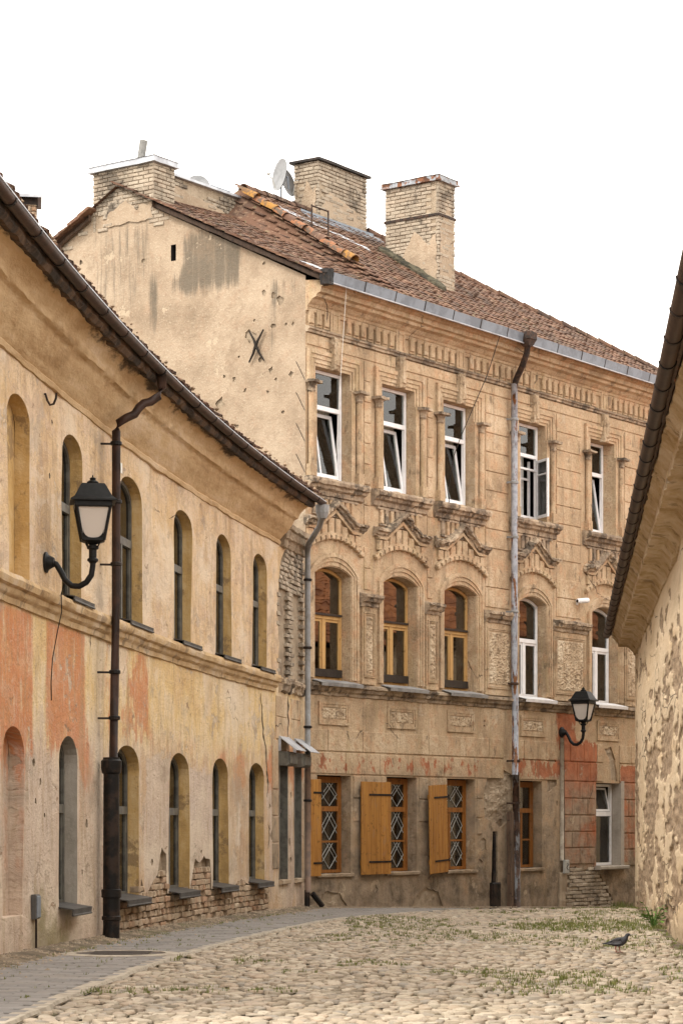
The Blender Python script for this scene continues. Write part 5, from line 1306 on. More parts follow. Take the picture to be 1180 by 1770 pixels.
# windows of the left house
def lwin(a, b, z0, zs, zc, depth, panes=True):
    vm = (a + b) / 2; hw = (LC(b) - LC(a)).length / 2 - .005; m = T0i @ LM(vm, 0, 0); y = depth - .07
    tp = [(x, z) for x, z in arch(-hw, hw, z0, zs, zc)[2:]]; fw = .06
    mb = MB()
    mb.box(-hw, -hw + fw, y, y + .07, z0, zs); mb.box(hw - fw, hw, y, y + .07, z0, zs); mb.box(-hw + fw, hw - fw, y, y + .07, z0, z0 + fw)
    inn = [(x * (hw - fw) / hw, z - fw * .8) for x, z in tp]
    for i in range(len(tp) - 1): mb.prism([inn[i], tp[i], tp[i + 1], inn[i + 1]], y, y + .07)
    zt = z0 + (zs - z0) * .68
    mb.box(-hw + fw, hw - fw, y - .015, y + .07, zt - .05, zt + .05); mb.box(-.035, .035, y - .01, y + .06, z0 + fw, zt - .05)
    for (u, w_) in ((-hw + fw + .01, -.045), (.045, hw - fw - .01)):
        mb.box(u, u + .045, y + .008, y + .05, z0 + fw, zt - .05); mb.box(w_ - .045, w_, y + .008, y + .05, z0 + fw, zt - .05)
    o = mb.build('window', 'grey_w'); o.parent = HL; o.matrix_basis = m
    for (u, w_) in ((-hw + fw + .05, -.09), (.09, hw - fw - .05)): pane(o, u, w_, z0 + fw, zt - .05, y + .03, mat='glass_l')
    pane(o, 0, 0, 0, 0, y + .03, poly=[(-hw + fw, zt + .05), (hw - fw, zt + .05)] + inn, mat='glass_l')
    return o
def lsill(a, b, z, out, mat='sill_d', th=.05):
    vm = (a + b) / 2; hw = (LC(b) - LC(a)).length / 2 + .03; mb = MB(); mm = T0i @ LM(vm, 0, z) @ RXm(R(9))
    mb.box(-hw, hw, -out, .16, -.012, .0, mm); mb.box(-hw, hw, -out, -out + .012, -th, -.0125, mm); mb.tube([mm @ Vector((-hw, -out, -th)), mm @ Vector((hw, -out, -th))], .014, 6)
    cbuild(mb, 'metal_sill', mat, HL)
for i, (a, b) in enumerate(L1):
    if i: lwin(a, b, 4.07, 5.62, 5.9, .2); lsill(a, b, 4.075, .16)
for a, b in LN1: lwin(a, b, 4.08, 5.3, 5.52, .16)
for i, (a, b) in enumerate(L0):
    if i: lwin(a, b, .58, 2.2, 2.48, .22); lsill(a, b, .585, .17, th=.07)
for a, b in LN0:
    m = T0i @ LM((a + b) / 2, 0, 0); hw = (b - a) / 2 - .005; mb = MB()
    mb.box(-hw, -hw + .05, -.01, .14, .56, 2.5); mb.box(hw - .05, hw, -.01, .14, .56, 2.5); mb.box(-hw + .05, hw - .05, .1, .14, .56, .62); mb.box(-hw + .05, hw - .05, .09, .14, 1.7, 1.76)
    o = mb.build('window', 'grey_w'); o.parent = HL; o.matrix_basis = m; pane(o, -hw + .05, hw - .05, .62, 1.7, .12, mat='glass_l'); pane(o, -hw + .05, hw - .05, 1.76, 2.5, .12, mat='glass_l')
    mb = MB(); mb.cbox(-hw - .06, hw + .06, -.17, .0, 2.50, 2.74, .02); mb.cbox(-hw + .02, hw - .02, -.19, -.171, 2.53, 2.7, .01); o = mb.build('lintel_box', 'grey_w'); o.parent = HL; o.matrix_basis = m
    mb = MB(); mm = T(0, .0, 3.0) @ RXm(R(38)); mb.box(-hw - .07, hw + .07, -.40, 0, 0, .012, mm)
    mb.prism([(-.001, 0)] and [(-hw - .07, 2.75), (-hw - .062, 2.75), (-hw - .062, 2.99), (-hw - .07, 2.99)], -.05, 0)
    o = mb.build('awning_sheet', 'zinc_w'); o.parent = HL; o.matrix_basis = m
    mb = MB(); mb.cbox(-hw - .02, hw + .02, -.07, .1, .48, .555, .01); o = mb.build('sill', 'brick'); o.parent = HL; o.matrix_basis = m
# scored ashlar blocks of the end bay
for z0, z1 in ((2.95, 3.32), (3.33, 3.68)):
    for a, b in ((16.75, 17.62), (17.95, 18.7)):
        vm = (a + b) / 2; hw = (b - a) / 2; mb = MB(); mb.cbox(-hw, hw, -.016, .02, z0, z1, .01); o = mb.build('ashlar_block', 'pl'); o.parent = HL; o.matrix_basis = T0i @ LM(vm)
for z0 in (.75, 1.2, 1.65, 2.1, 2.5):
    for a, b in ((16.5, 16.95),):
        vm = (a + b) / 2; hw = (b - a) / 2; mb = MB(); mb.cbox(-hw, hw, -.016, .02, z0, z0 + .43, .01); o = mb.build('ashlar_block', 'pl', erode=(.004, .1, 6, 2)); o.parent = HL; o.matrix_basis = T0i @ LM(vm)
# chimney with sheet hood behind the eave
mc = T0i @ (T(-4.42, 33.6, .32) @ RZ(R(8)))
mb = MB(); mb.box(-.25, .16, -.3, .3, 8.2, 9.72, mc); chl = cbuild(mb, 'chimney', 'mortar', HL)
mb = MB()
brick_faces(mb, mc @ T(-.27, -.32, 0), 0, .45, 8.2, 9.72, random.Random(6)); brick_faces(mb, mc @ T(.18, -.32, 0) @ RZ(R(90)), 0, .64, 8.2, 9.72, random.Random(7)); o = mb.build('brickwork', 'brick', kind='stuff'); o.parent = chl
mb = MB()
vs = [mc @ Vector(p) for p in ((-.42, -.42, 9.84), (.26, -.42, 9.84), (.26, .42, 9.84), (-.42, .42, 9.84), (-.42, 0, 10.12), (.26, 0, 10.12), (-.42, -.42, 9.8), (.26, -.42, 9.8))]
mb.add(vs, [(0, 1, 5, 4), (3, 4, 5, 2), (0, 6, 7, 1)]); o = mb.build('chimney_hood', 'zinc_w'); o.parent = chl
mb = MB(); mb.add([mc @ Vector(p) for p in ((.265, -.44, 9.62), (.265, .44, 9.62), (.265, 0, 10.16))], [(0, 1, 2)]); mb.box(-.2, .2, -.3, -.25, 9.7, 9.84, mc); o = mb.build('hood_gable', 'tar'); o.parent = chl

# ================================================================== RIGHT HOUSE
HR = empty('low_house', MR, 'low house with flaking beige plaster wall and dark overhanging tiled eave at right edge', 'house')
LRt = 40.0
rr = random.Random(31)
def loss(u, z):
    f = noise.fractal(Vector((u * .22, 3.7, z * .8)), 1.0, 2.0, 5) * .5 + noise.fractal(Vector((u * .7, 8.7, z * 3.2)), 1.0, 2.0, 5) * .42
    f += .06 * (2.2 - z) / 2.2 + .10 * max(0, 1 - u / 2.5)
    return min(1, max(0, (f + .01) / .035))
mb = MB(); us_ = [k * .1 for k in range(200)] + [20.2 + k * .5 for k in range(40)]; zs_ = [-.7 + 5.9 * k / 240 for k in range(241)]; at_ = []; vs = []
for z in zs_:
    for u in us_:
        l = loss(u, z); at_.append(l)
        y = l * .024 + noise.noise(Vector((u * .5, 5, z * .6))) * .03 + noise.noise(Vector((u * 2.5, 5, z * 9))) * (.006 + .02 * l)
        vs.append((u, y, z))
nu = len(us_); mb.add(vs, [(r * nu + c, r * nu + c + 1, (r + 1) * nu + c + 1, (r + 1) * nu + c) for r in range(240) for c in range(nu - 1)])
me = mb.mesh('street_wall', smooth=True); a_ = me.attributes.new('loss', 'FLOAT', 'POINT'); a_.data.foreach_set('value', at_)
child('street_wall', me, ['right'], HR)
mb = MB(); mb.add([(0, 0, -.7), (0, 6, -.7), (0, 6, 5.2), (0, 3, 7.2), (0, 0, 5.2)], [(0, 1, 2, 3, 4)]); mb.add([(0, 6, -.7), (LRt, 6, -.7), (LRt, 6, 5.2), (0, 6, 5.2)], [(0, 1, 2, 3)]); cbuild(mb, 'end_wall', 'right', HR)
def rfm(x): return lambda a, b: Vector((x, -a, b))
xsr = [-.12 + 40 * k / 70 for k in range(71)]
mb = MB(); mb.sweep([(-.05, 4.78), (.02, 4.79), (.04, 4.84), (.08, 4.88), (.13, 4.94), (.17, 4.955), (.33, 4.965), (.34, 5.04), (.365, 5.06), (.41, 5.12), (.45, 5.15), (.44, 5.20), (-.05, 5.22)], [rfm(x) for x in xsr])
cbuild(mb, 'cornice', 'cornice_r', HR, erode=(.02, .22, 5, 4))
PR = .62
mb = MB(); mb.sweep([(.44, 5.24), (-3, 5.24 + 3.44 * PR), (-6.5, 5.24)], [rfm(x) for x in xsr], cap=False); rR = cbuild(mb, 'roof', 'tile', HR)
mb = MB(); mb.sweep([(.455, 5.19), (.48, 5.19), (.50, 5.25), (.455, 5.25)], [rfm(x) for x in xsr]); o = mb.build('eaves_board', 'post', erode=(.012, .25, 5, 2)); o.parent = rR
gq = [(.55 - .066 * math.cos(math.pi * k / 8), 5.2 - .066 * math.sin(math.pi * k / 8)) for k in range(9)] + [(.55 + .06 * math.cos(math.pi * k / 8), 5.2 - .06 * math.sin(math.pi * k / 8)) for k in range(9)]
jq = [(.55 - .075 * math.cos(math.pi * k / 8), 5.2 - .075 * math.sin(math.pi * k / 8)) for k in range(9)] + [(.55 + .0665 * math.cos(math.pi * k / 8), 5.2 - .0665 * math.sin(math.pi * k / 8)) for k in range(9)]
for k in range(38):
    mb = MB(); a = -.15 + k * 1.0; mb.sweep(gq, [rfm(a), rfm(a + 1.02)], close=True); go = cbuild(mb, 'gutter_length', 'brown', HR, auto=40)
    mb = MB(); mb.sweep(jq, [rfm(a), rfm(a + .05)], close=True); o = mb.build('gutter_clip', 'tar'); o.parent = go
tile_r = tile_me.copy(); tile_r.materials[0] = M['tile_r']
rest = MB()
for row in range(22):
    x = -.12 + (.1 if row % 2 else 0)
    while x < 39.5:
        m = T(x, -.53 + row * .155 + rr.uniform(-.015, .015), 5.22 + row * .155 * PR + rr.uniform(-.004, .01)) @ RZ(rr.uniform(-.04, .04)) @ RXm(math.atan(PR) - .08 + rr.uniform(-.02, .02))
        if row == 0 and x < 32: placed('eaves_tile', tile_r, 'tile_r', rR, m)
        elif row < 4 or x < 12:
            rest.ct = rr.random() * .98 + .01; rest.add([m @ p.co for p in tile_me.vertices], [tuple(p.vertices) for p in tile_me.polygons])
        x += .2
o = rest.build('roof_tiles', 'tile_r', kind='stuff'); o.parent = rR

# unseen rear wing added out of frame so the panes opposite mirror a roof
mb = MB(); mb.box(-13, -.5, 5.2, 14, -1, 6.0); cbuild(mb, 'added_wing_wall', 'right', HR)
mb = MB()
for k in range(26):
    y0_, z0_ = 4.9 + k * .19, 6.0 + k * .165
    mb.add([(-13.4, y0_, z0_), (-.3, y0_, z0_), (-.3, y0_ + .2, z0_ + .15), (-13.4, y0_ + .2, z0_ + .15), (-13.4, y0_, z0_ - .03), (-.3, y0_, z0_ - .03)], [(0, 1, 2, 3), (4, 5, 1, 0)])
mb.add([(-13.4, 9.85, 10.28), (-.3, 9.85, 10.28), (-.3, 14.8, 6), (-13.4, 14.8, 6)], [(0, 1, 2, 3)]); mb.add([(-.35, 4.9, 5.9), (-.35, 14.8, 5.9), (-.35, 9.85, 10.2)], [(0, 1, 2)])
cbuild(mb, 'added_wing_roof', 'tile_r', HR)

# ================================================================== GROUND, COBBLES, PAVEMENT
def struct(o): o['kind'] = 'structure'; return o
mb = MB(); xs3 = [-120, -40, -12, -6, -4, -3, -2, -1, 0, 1, 2, 3, 4, 5, 6, 7, 9, 12, 20, 45, 120]; ys3 = [-60, -10, 5] + [10 + k for k in range(52)] + [70, 100, 160]
mb.add([(x, y, gz(x, min(y, 62)) - .035) for y in ys3 for x in xs3], [(r * len(xs3) + c, r * len(xs3) + c + 1, (r + 1) * len(xs3) + c + 1, (r + 1) * len(xs3) + c) for r in range(len(ys3) - 1) for c in range(len(xs3) - 1)])
street = struct(mb.build('cobbled_street', 'earth'))
def edge_out(v):                    # width of the paved strip along the left house
    return 1.68 + max(0, v - 12) ** 2 * .026
def left_limit(y):
    v = y - 24; return LC(v).x + edge_out(v)
def stone_mesh(seed, n=8, lite=False):
    rr = random.Random(seed); a0 = rr.uniform(0, 6.28); vs = []
    rad = [rr.uniform(.74, 1.12) for _ in range(n)]; e = rr.uniform(.62, .95)
    prof = [(1.0, -.8), (.98, .45), (.86, .88), (.5, 1.0)] if not lite else [(1.0, -.4), (.72, .75)]
    for k, h in prof:
        for i in range(n):
            a = a0 + 2 * math.pi * i / n; r = rad[i] * k; vs.append((r * math.cos(a), r * math.sin(a) * e, h + rr.uniform(-.08, .08)))
    vs.append((rr.uniform(-.2, .2), rr.uniform(-.2, .2), 1.0))
    R_ = len(prof); fs = [(q * n + i, q * n + (i + 1) % n, (q + 1) * n + (i + 1) % n, (q + 1) * n + i) for q in range(R_ - 1) for i in range(n)]
    fs += [((R_ - 1) * n + i, (R_ - 1) * n + (i + 1) % n, R_ * n) for i in range(n)]
    return vs, fs
st_hi = [stone_mesh(i) for i in range(10)]; st_lo = [stone_mesh(i + 50, 6, True) for i in range(8)]
st_me = []
for i, (vs, fs) in enumerate(st_hi):
    m_ = MB(); m_.add(vs, fs); me = m_.mesh('cobblestone', smooth=True); me.materials.append(M['cob']); st_me.append(me)
rr = random.Random(77); spots = []
y = 12.5; row = 0; sp = .128
while y < 57:
    x0, x1 = left_limit(y) + .1, min(RX(y) - .12, 7) if y < 47 else 9
    x = x0 + (sp / 2 if row % 2 else 0) + rr.uniform(-.05, .05)
    while x < x1:
        big = rr.random()
        s_ = rr.uniform(.05, .072) if big > .14 else rr.uniform(.075, .10)
        px_w, py_w = x + rr.uniform(-.035, .035), y + rr.uniform(-.035, .035)
        # not inside the centre house
        lx_ = (px_w - OX) * math.cos(THC) + (py_w - OY) * math.sin(THC); ly_ = -(px_w - OX) * math.sin(THC) + (py_w - OY) * math.cos(THC)
        if not (lx_ > -.3 and ly_ > -.08) and py_w < 24 + 19.5 + max(0, px_w) * 1.6:
            spots.append((px_w, py_w, s_, rr.randrange(10), rr.uniform(0, 6.28), rr.uniform(.008, .022)))
        x += sp * rr.uniform(.9, 1.14)
    y += sp * .88; row += 1
vis = sorted([q for q in spots if q[1] > 16.0 and abs(q[0]) < .1425 * q[1]], key=lambda q: q[1])[:300]
vset = set(id(q) for q in vis)
rest = MB()
for q in spots:
    x, y, s_, k, a, h = q; z = gz(x, y) - .012
    m = T(x, y, z + rr.uniform(-.006, .008)) @ RZ(a) @ RXm(rr.gauss(0, .10)) @ RYm(rr.gauss(0, .10)) @ Matrix.Diagonal((s_, s_, h, 1))
    if id(q) in vset: placed('cobblestone', st_me[k], 'cob', street, m)
    else:
        vs, fs = st_hi[k] if y < 30 else st_lo[k % 8]
        rest.ct = rr.random() * .98 + .01; rest.add([m @ Vector(p) for p in vs], fs)
o = rest.build('cobblestones', 'cob', smooth=True, kind='stuff'); o.parent = street
# pavement strip of concrete setts along the left house
mb = MB(); vv = [-9 + 28.4 * k / 40 for k in range(41)]
mb.sweep([(.02, 0), (1, 0)], [lambda a, b, v=v: (lambda p: Vector((p.x, p.y, gz(p.x, p.y) - .012)))(LC(v, a * edge_out(v))) for v in vv], cap=False)
pave = struct(mb.build('pavement', 'earth'))
rr = random.Random(41); pav_list = []
v = -9.0; row = 0
pm_ = rough_box('paver', .196, .06, .096, .0015, 3)    # lies in x,z; turned flat below
def paver_mesh(seed):
    r2 = random.Random(seed); m_ = MB(); c = .008; k = .0025
    vs = []
    for (z, i) in ((-.05, 0), (-c, 0), (0, c)):
        for (sx, sy) in ((-1, -1), (1, -1), (1, 1), (-1, 1)): vs.append((sx * (.143 - i) + r2.uniform(-k, k), sy * (.092 - i) + r2.uniform(-k, k), z + r2.uniform(-.001, .001)))
    m_.add(vs, [(8, 9, 10, 11)] + [(a + i, a + (i + 1) % 4, a + 4 + (i + 1) % 4, a + 4 + i) for a in (0, 4) for i in range(4)])
    me = m_.mesh('paver'); me.materials.append(M['pav']); return me
pav_me = [paver_mesh(i) for i in range(5)]
MHV, MHO = 1.3, .98           # manhole place
while v < 19.3:
    o_ = .42 + (.0 if row % 2 else .15); lim = edge_out(v) - .12
    while o_ < lim:
        p = LC(v, o_); mh = LC(MHV, MHO)
        if (p - mh).xy.length > .62: pav_list.append((v, o_))
        o_ += .302
    v += .202; row += 1
def pvis(q): p = LC(*q); return p.y > 16 and abs(p.x) < .1425 * p.y
pv_vis = sorted([q for q in pav_list if pvis(q)], key=lambda q: q[0])[:300]; pvs = set(pv_vis)
rest = MB()
for q in pav_list:
    p = LC(*q); s = .083 + .00632 * q[0]
    m = T(p.x, p.y, gz(p.x, p.y) + .012 + rr.uniform(-.003, .003)) @ RZ(-math.atan(s)) @ RXm(rr.uniform(-.012, .012)) @ RYm(rr.uniform(-.012, .012)); me = rr.choice(pav_me)
    if q in pvs: placed('paver', me, 'pav', pave, m)
    else: rest.ct = rr.random() * .98 + .01; rest.add([m @ a.co for a in me.vertices], [tuple(f.vertices) for f in me.polygons])
o = rest.build('pavers', 'pav', kind='stuff'); o.parent = pave
# smooth edging strip between pavers and cobbles
mb = MB(); mb.sweep([(-.16, -.03), (-.15, .004), (-.02, .006), (0, -.03)], [lambda a, b, v=v: (lambda p: Vector((p.x, p.y, gz(p.x, p.y) + b + .006)))(LC(v, edge_out(v) + a + .04 * noise.noise(Vector((v * 1.3, 0, 0))))) for v in [-9 + 28.2 * k / 140 for k in range(141)]])
o = mb.build('edging', 'conc'); o.parent = pave
# manhole with pale concrete collar
p = LC(MHV, MHO); mh = empty('manhole', T(p.x, p.y, gz(p.x, p.y) - .01), 'dark manhole cover with a pale concrete ring in the pavement', 'manhole')
mb = MB(); mb.lathe([(.62, -.03), (.62, .025), (.50, .035), (.47, .03), (.47, -.03)], 36); o = mb.build('collar', 'conc', auto=40); o.parent = mh
mb = MB(); mb.lathe([(.465, -.03), (.465, .02), (.44, .026)], 36)
for k in range(-3, 4): mb.box(-.3, .3, k * .1 - .02, k * .1 + .02, .025, .034)
o = mb.build('cover', 'iron'); o.parent = mh

# loose grit, litter and dead leaves along the wall foot
rr = random.Random(51); mb = MB()
def chip(mb, p, r, flat=.5):
    a = rr.uniform(0, 6.28); vs = []
    for k in range(5): b = a + k * 2 * math.pi / 5; q = r * rr.uniform(.6, 1.1); vs.append((p[0] + q * math.cos(b), p[1] + q * math.sin(b), p[2] + rr.uniform(-.2, .1) * r))
    vs.append((p[0], p[1], p[2] + r * flat)); mb.add(vs, [(i, (i + 1) % 5, 5) for i in range(5)])
for k in range(5200):
    v = rr.uniform(-7, 19.2); o_ = abs(rr.gauss(.05, .22)); p = LC(v, .03 + o_); mb.ct = rr.random() * .98 + .01
    chip(mb, (p.x, p.y, gz(p.x, p.y) + .008 + max(0, .05 * (1 - o_ / .3))), rr.uniform(.008, .03), rr.uniform(.3, .8))
for k in range(1800):
    lx_ = rr.uniform(-.2, 13); ly_ = -.03 - abs(rr.gauss(0, .2)); q = MC @ Vector((lx_, ly_, 0)); mb.ct = rr.random() * .98 + .01
    chip(mb, (q.x, q.y, gz(q.x, q.y) + .02), rr.uniform(.01, .035), .5)
o = mb.build('wall_foot_grit', 'mortar', kind='stuff'); o['label'] = 'grit and crumbled mortar along the foot of the house walls'; o['category'] = 'grit'
mb = MB()
mb.sweep([(-.05, -.02), (.0, .055), (.12, .05), (.34, .012), (.42, -.02)], [lambda a, b, v=v: (lambda p: Vector((p.x, p.y, gz(p.x, p.y) + b + .02 * noise.noise(Vector((v * 3, a * 5, 2))) )))(LC(v, a + .05 * noise.noise(Vector((v * 2, 3, 3))))) for v in [-9 + 28.1 * k / 200 for k in range(201)]], cap=False)
o = mb.build('earth_verge', 'earth', smooth=True); struct(o)
# grass in the joints
rr = random.Random(61); mb = MB()
def tuft(mb, p, n, h, spread):
    for k in range(n):
        a = rr.uniform(0, 6.28); d = rr.uniform(0, spread); b = (p[0] + d * math.cos(a), p[1] + d * math.sin(a), p[2])
        hh = h * rr.uniform(.5, 1.2); ln = rr.uniform(-.6, .6) * hh; w_ = rr.uniform(.003, .006); an = rr.uniform(0, 6.28); cx_, cy_ = math.cos(an) * w_, math.sin(an) * w_
        tx, ty = ln * math.cos(a * 1.7), ln * math.sin(a * 1.7); mb.ct = rr.random() * .98 + .01
        mb.add([(b[0] - cx_, b[1] - cy_, b[2]), (b[0] + cx_, b[1] + cy_, b[2]), (b[0] + tx * .5 + cx_ * .7, b[1] + ty * .5 + cy_ * .7, b[2] + hh * .6), (b[0] + tx * .5 - cx_ * .7, b[1] + ty * .5 - cy_ * .7, b[2] + hh * .6), (b[0] + tx, b[1] + ty, b[2] + hh)], [(0, 1, 2, 3), (3, 2, 4)])
for k in range(8000):
    y = rr.uniform(15.5, 50) if rr.random() < .8 else rr.uniform(15.5, 24); x = rr.uniform(left_limit(y), min(RX(y), .16 * y) if y < 47 else 7)
    f = noise.noise(Vector((x * .55, y * .22, 3.1))) + .5 * noise.noise(Vector((x * 1.7, y * .8, 1.1)))
    dr = RX(y) - x
    f += .05 * max(0, 1 - abs(x - left_limit(y) - .2) / .5) + .3 * max(0, 1 - dr / 1.2) - .1
    lx_ = (x - OX) * math.cos(THC) + (y - OY) * math.sin(THC); ly_ = -(x - OX) * math.sin(THC) + (y - OY) * math.cos(THC)
    if lx_ > -.3 and ly_ > -.1: continue
    if f > .09: tuft(mb, (x, y, gz(x, y) - .005), rr.randint(4, 9), rr.uniform(.025, .05), .06)
for (cx_, cy_, rx_, ry_, n) in ((3.35, 33.5, 1.3, 1.6, 260), (4.6, 30.5, .35, 3.5, 130), (3.9, 36, .9, 1.5, 90)):
    for k in range(n):
        a, d = rr.uniform(0, 6.28), math.sqrt(rr.random()); x, y = cx_ + rx_ * d * math.cos(a), cy_ + ry_ * d * math.sin(a)
        if x < RX(y) - .02: tuft(mb, (x, y, gz(x, y)), rr.randint(6, 12), rr.uniform(.03, .07), .07)
for k in range(260):
    v = rr.uniform(-7, 16); p = LC(v, rr.choice((rr.uniform(.3, .5), rr.uniform(.4, 1.4))))
    tuft(mb, (p.x, p.y, gz(p.x, p.y) + .005), rr.randint(3, 7), .03, .04)
o = mb.build('joint_grass', 'grass', kind='stuff'); o['label'] = 'thin grass and moss growing in the cobble joints'; o['category'] = 'grass'
# clump of grass at the foot of the centre house
def clump(name, x, y, n, h, sp_, label):
    mb = MB(); rr.seed(name + str(x)); p0 = (0, 0, 0)
    tuft(mb, p0, n, h, sp_); o = mb.build(name, 'grass'); o.location = (x, y, gz(x, y) - .01); o['label'] = label; o['category'] = 'grass'; return o
q = MC @ Vector((11.0, -.35, 0)); clump('grass_clump', q.x, q.y, 240, .16, .28, 'green grass clump at the foot of the corner house wall')
# leafy weed by the right wall
def weed(x, y, label):
    e = empty('weed_plant', T(x, y, gz(x, y)), label, 'weed'); rr.seed(5); mb = MB(); st = MB()
    for k in range(16):
        a = rr.uniform(0, 6.28); h = rr.uniform(.12, .36); r = rr.uniform(.05, .2); tip = Vector((r * math.cos(a), r * math.sin(a), h))
        st.tube([(0, 0, 0), tip * .5 + Vector((0, 0, .03)), tip], [.006, .005, .003], 4)
        for j in range(4):
            b = a + rr.uniform(-1.4, 1.4); L = rr.uniform(.06, .13); d = Vector((math.cos(b), math.sin(b), rr.uniform(-.35, .4))).normalized(); sd = d.cross(Vector((0, 0, 1))).normalized() * L * .3
            c = tip * rr.uniform(.5, 1); mb.ct = rr.random() * .98 + .01
            mb.add([c, c + d * L * .4 + sd, c + d * L, c + d * L * .4 - sd, c + d * L * .45 - Vector((0, 0, L * .1))], [(0, 1, 4), (1, 2, 4), (2, 3, 4), (3, 0, 4)])
    o = st.build('stem', 'leaf'); o.parent = e; o = mb.build('leaf_cluster', 'leaf', kind='stuff'); o.parent = e
weed(RX(33.0) - .16, 33.0, 'bright green leafy weed at the foot of the flaking right wall')

# ================================================================== WALL LAMPS
def lamp(m, rot, label):
    e = empty('wall_lamp', m, label, 'street lamp', 'wall lamps'); e['group'] = 'wall lamps on curved brackets'
    def b(mb, n, mat, par=e, **k): o = mb.build(n, mat, **k); o.parent = par; return o
    mb = MB(); mb.lathe([(.115, 0), (.115, .02), (.085, .035), (.07, .06), (.05, .1)], 16, RXm(R(90))); b(mb, 'wall_plate', 'black', auto=40)
    ap = [(0, -.06, 0), (0, -.12, -.02), (0, -.17, -.10), (0, -.215, -.19), (0, -.29, -.255), (0, -.37, -.262), (0, -.45, -.22), (0, -.505, -.14), (0, -.52, -.04), (0, -.52, .06)]
    fine = []
    for i in range(len(ap) - 1):
        for t in (0, .5): fine.append(Vector(ap[i]).lerp(Vector(ap[i + 1]), t))
    fine.append(Vector(ap[-1]))
    mb = MB(); mb.tube(fine, .032, 10); b(mb, 'arm', 'black', smooth=True)
    L = T(0, -.52, 0) @ RZ(rot)
    mb = MB(); mb.lathe([(.03, -.02), (.045, 0), (.06, .01), (.06, .03), (.042, .045), (.042, .13), (.062, .14), (.066, .17), (.04, .18), (.035, .2)], 12, L); b(mb, 'socket', 'black', auto=40)
    z0, z1, r0, r1 = .23, .62, .115, .185; s2 = math.sqrt(2)
    mb = MB(); mb.lathe([(.05, .19), (.09 * s2, .21), (r0 * s2 + .012, .225), (r0 * s2 + .012, .25)], 4, L, sq=True); mb.lathe([(r1 * s2 + .012, .575), (r1 * s2 + .02, .59), (r1 * s2 + .02, .64)], 4, L, sq=True)
    for k in range(4):
        a = math.pi / 4 + k * math.pi / 2; mb.tube([L @ Vector((r0 * s2 * math.cos(a), r0 * s2 * math.sin(a), z0)), L @ Vector((r1 * s2 * math.cos(a), r1 * s2 * math.sin(a), z1))], .019, 5)
        mb.tube([L @ Vector((.13 * math.cos(a), .13 * math.sin(a), .25)), L @ Vector((.08 * math.cos(a), .08 * math.sin(a), .17)), L @ Vector((.05 * math.cos(a), .05 * math.sin(a), .15))], .008, 5)
        # arched inner corners of the frame
        for sg in (-1, 1):
            a2 = a + sg * .0
    frm = b(mb, 'lantern_frame', 'black')
    for k in range(4):
        mk_ = L @ RZ(k * math.pi / 2); mb = MB(); g0, g1 = r0 - .006, r1 - .006
        mb.add([mk_ @ Vector(p) for p in ((-g0, -g0, z0 + .02), (g0, -g0, z0 + .02), (g1, -g1, z1 - .02), (-g1, -g1, z1 - .02), (-g0, -g0 + .008, z0 + .02), (g0, -g0 + .008, z0 + .02), (g1, -g1 + .008, z1 - .02), (-g1, -g1 + .008, z1 - .02))], [(0, 1, 2, 3), (7, 6, 5, 4), (0, 4, 5, 1), (2, 6, 7, 3)])
        b(mb, 'glass_pane', 'lampglass', frm)
        # curved spandrels in each upper and lower corner
        mb = MB()
        for (zc_, rr_, up) in ((z1 - .02, g1, 1), (z0 + .02, g0, -1)):
            for sg in (-1, 1):
                pts = [(sg * rr_, zc_)] + [(sg * (rr_ - .09 * (1 - math.sin(t * math.pi / 8))), zc_ - up * .09 * (1 - math.cos(t * math.pi / 8))) for t in range(5)]
                vs = [mk_ @ Vector((x, -(rr_ + (r0 - r1) / (z1 - z0) * (zc_ - z) * (-1 if True else 1) * -1) - .003, z)) for x, z in pts]
                mb.add(vs, [tuple(range(6))])
        b(mb, 'spandrel', 'black', frm)
    mb = MB(); mb.lathe([(.215 * s2, .635), (.245 * s2, .64), (.245 * s2, .655), (.2 * s2, .69), (.135 * s2, .815), (.12 * s2, .835), (.05 * s2, .845)], 4, L, sq=True); b(mb, 'lantern_roof', 'black')
    mb = MB(); mb.lathe([(.06, .84), (.065, .86), (.045, .875), (.03, .88), (.035, .9), (.02, .91)], 12, L)
    mb.tube([L @ Vector((.03 * math.cos(t), 0, .905 + .028 * math.sin(t))) for t in [math.pi * k / 6 for k in range(7)]], .007, 5); b(mb, 'finial', 'black', auto=40)
    return e
m = LM(2.11, .005, 4.33); lamp(m, R(14), 'large black wall lantern on the curved ochre wall, in front of a brown downpipe')
m = MC @ T(9.03, -.005, 3.42); lamp(m, R(8), 'small black wall lantern on the corner house above patchy red plaster')
# cable hanging from the left lamp
mb = MB(); mb.tube([LC(2.18, .2, 4.12), LC(2.2, .16, 4.0), LC(2.2, .165, 3.8), LC(2.2, .12, 3.6), LC(2.22, .06, 3.3), LC(2.24, .04, 3.05), LC(2.3, .03, 2.85)], .006, 5)
o = mb.build('lamp_cable', 'tar'); o['label'] = 'thin dark cable hanging on the wall below the large lantern'; o['category'] = 'cable'
# wall hook
mb = MB(); H0 = LC(2.05, 0, 6.13)
def hp(o_, dz): p = LC(2.05, o_, 0); return (p.x, p.y, 6.09 + dz)
mb.tube([hp(-.02, .04), hp(.02, .05), hp(.04, -.02), hp(.07, -.07), hp(.11, -.06), hp(.135, .0), hp(.14, .06)], .013, 6)
o = mb.build('wall_hook', 'rust', smooth=True); o['label'] = 'small rusty U-shaped hook high on the curved ochre wall'; o['category'] = 'hook'
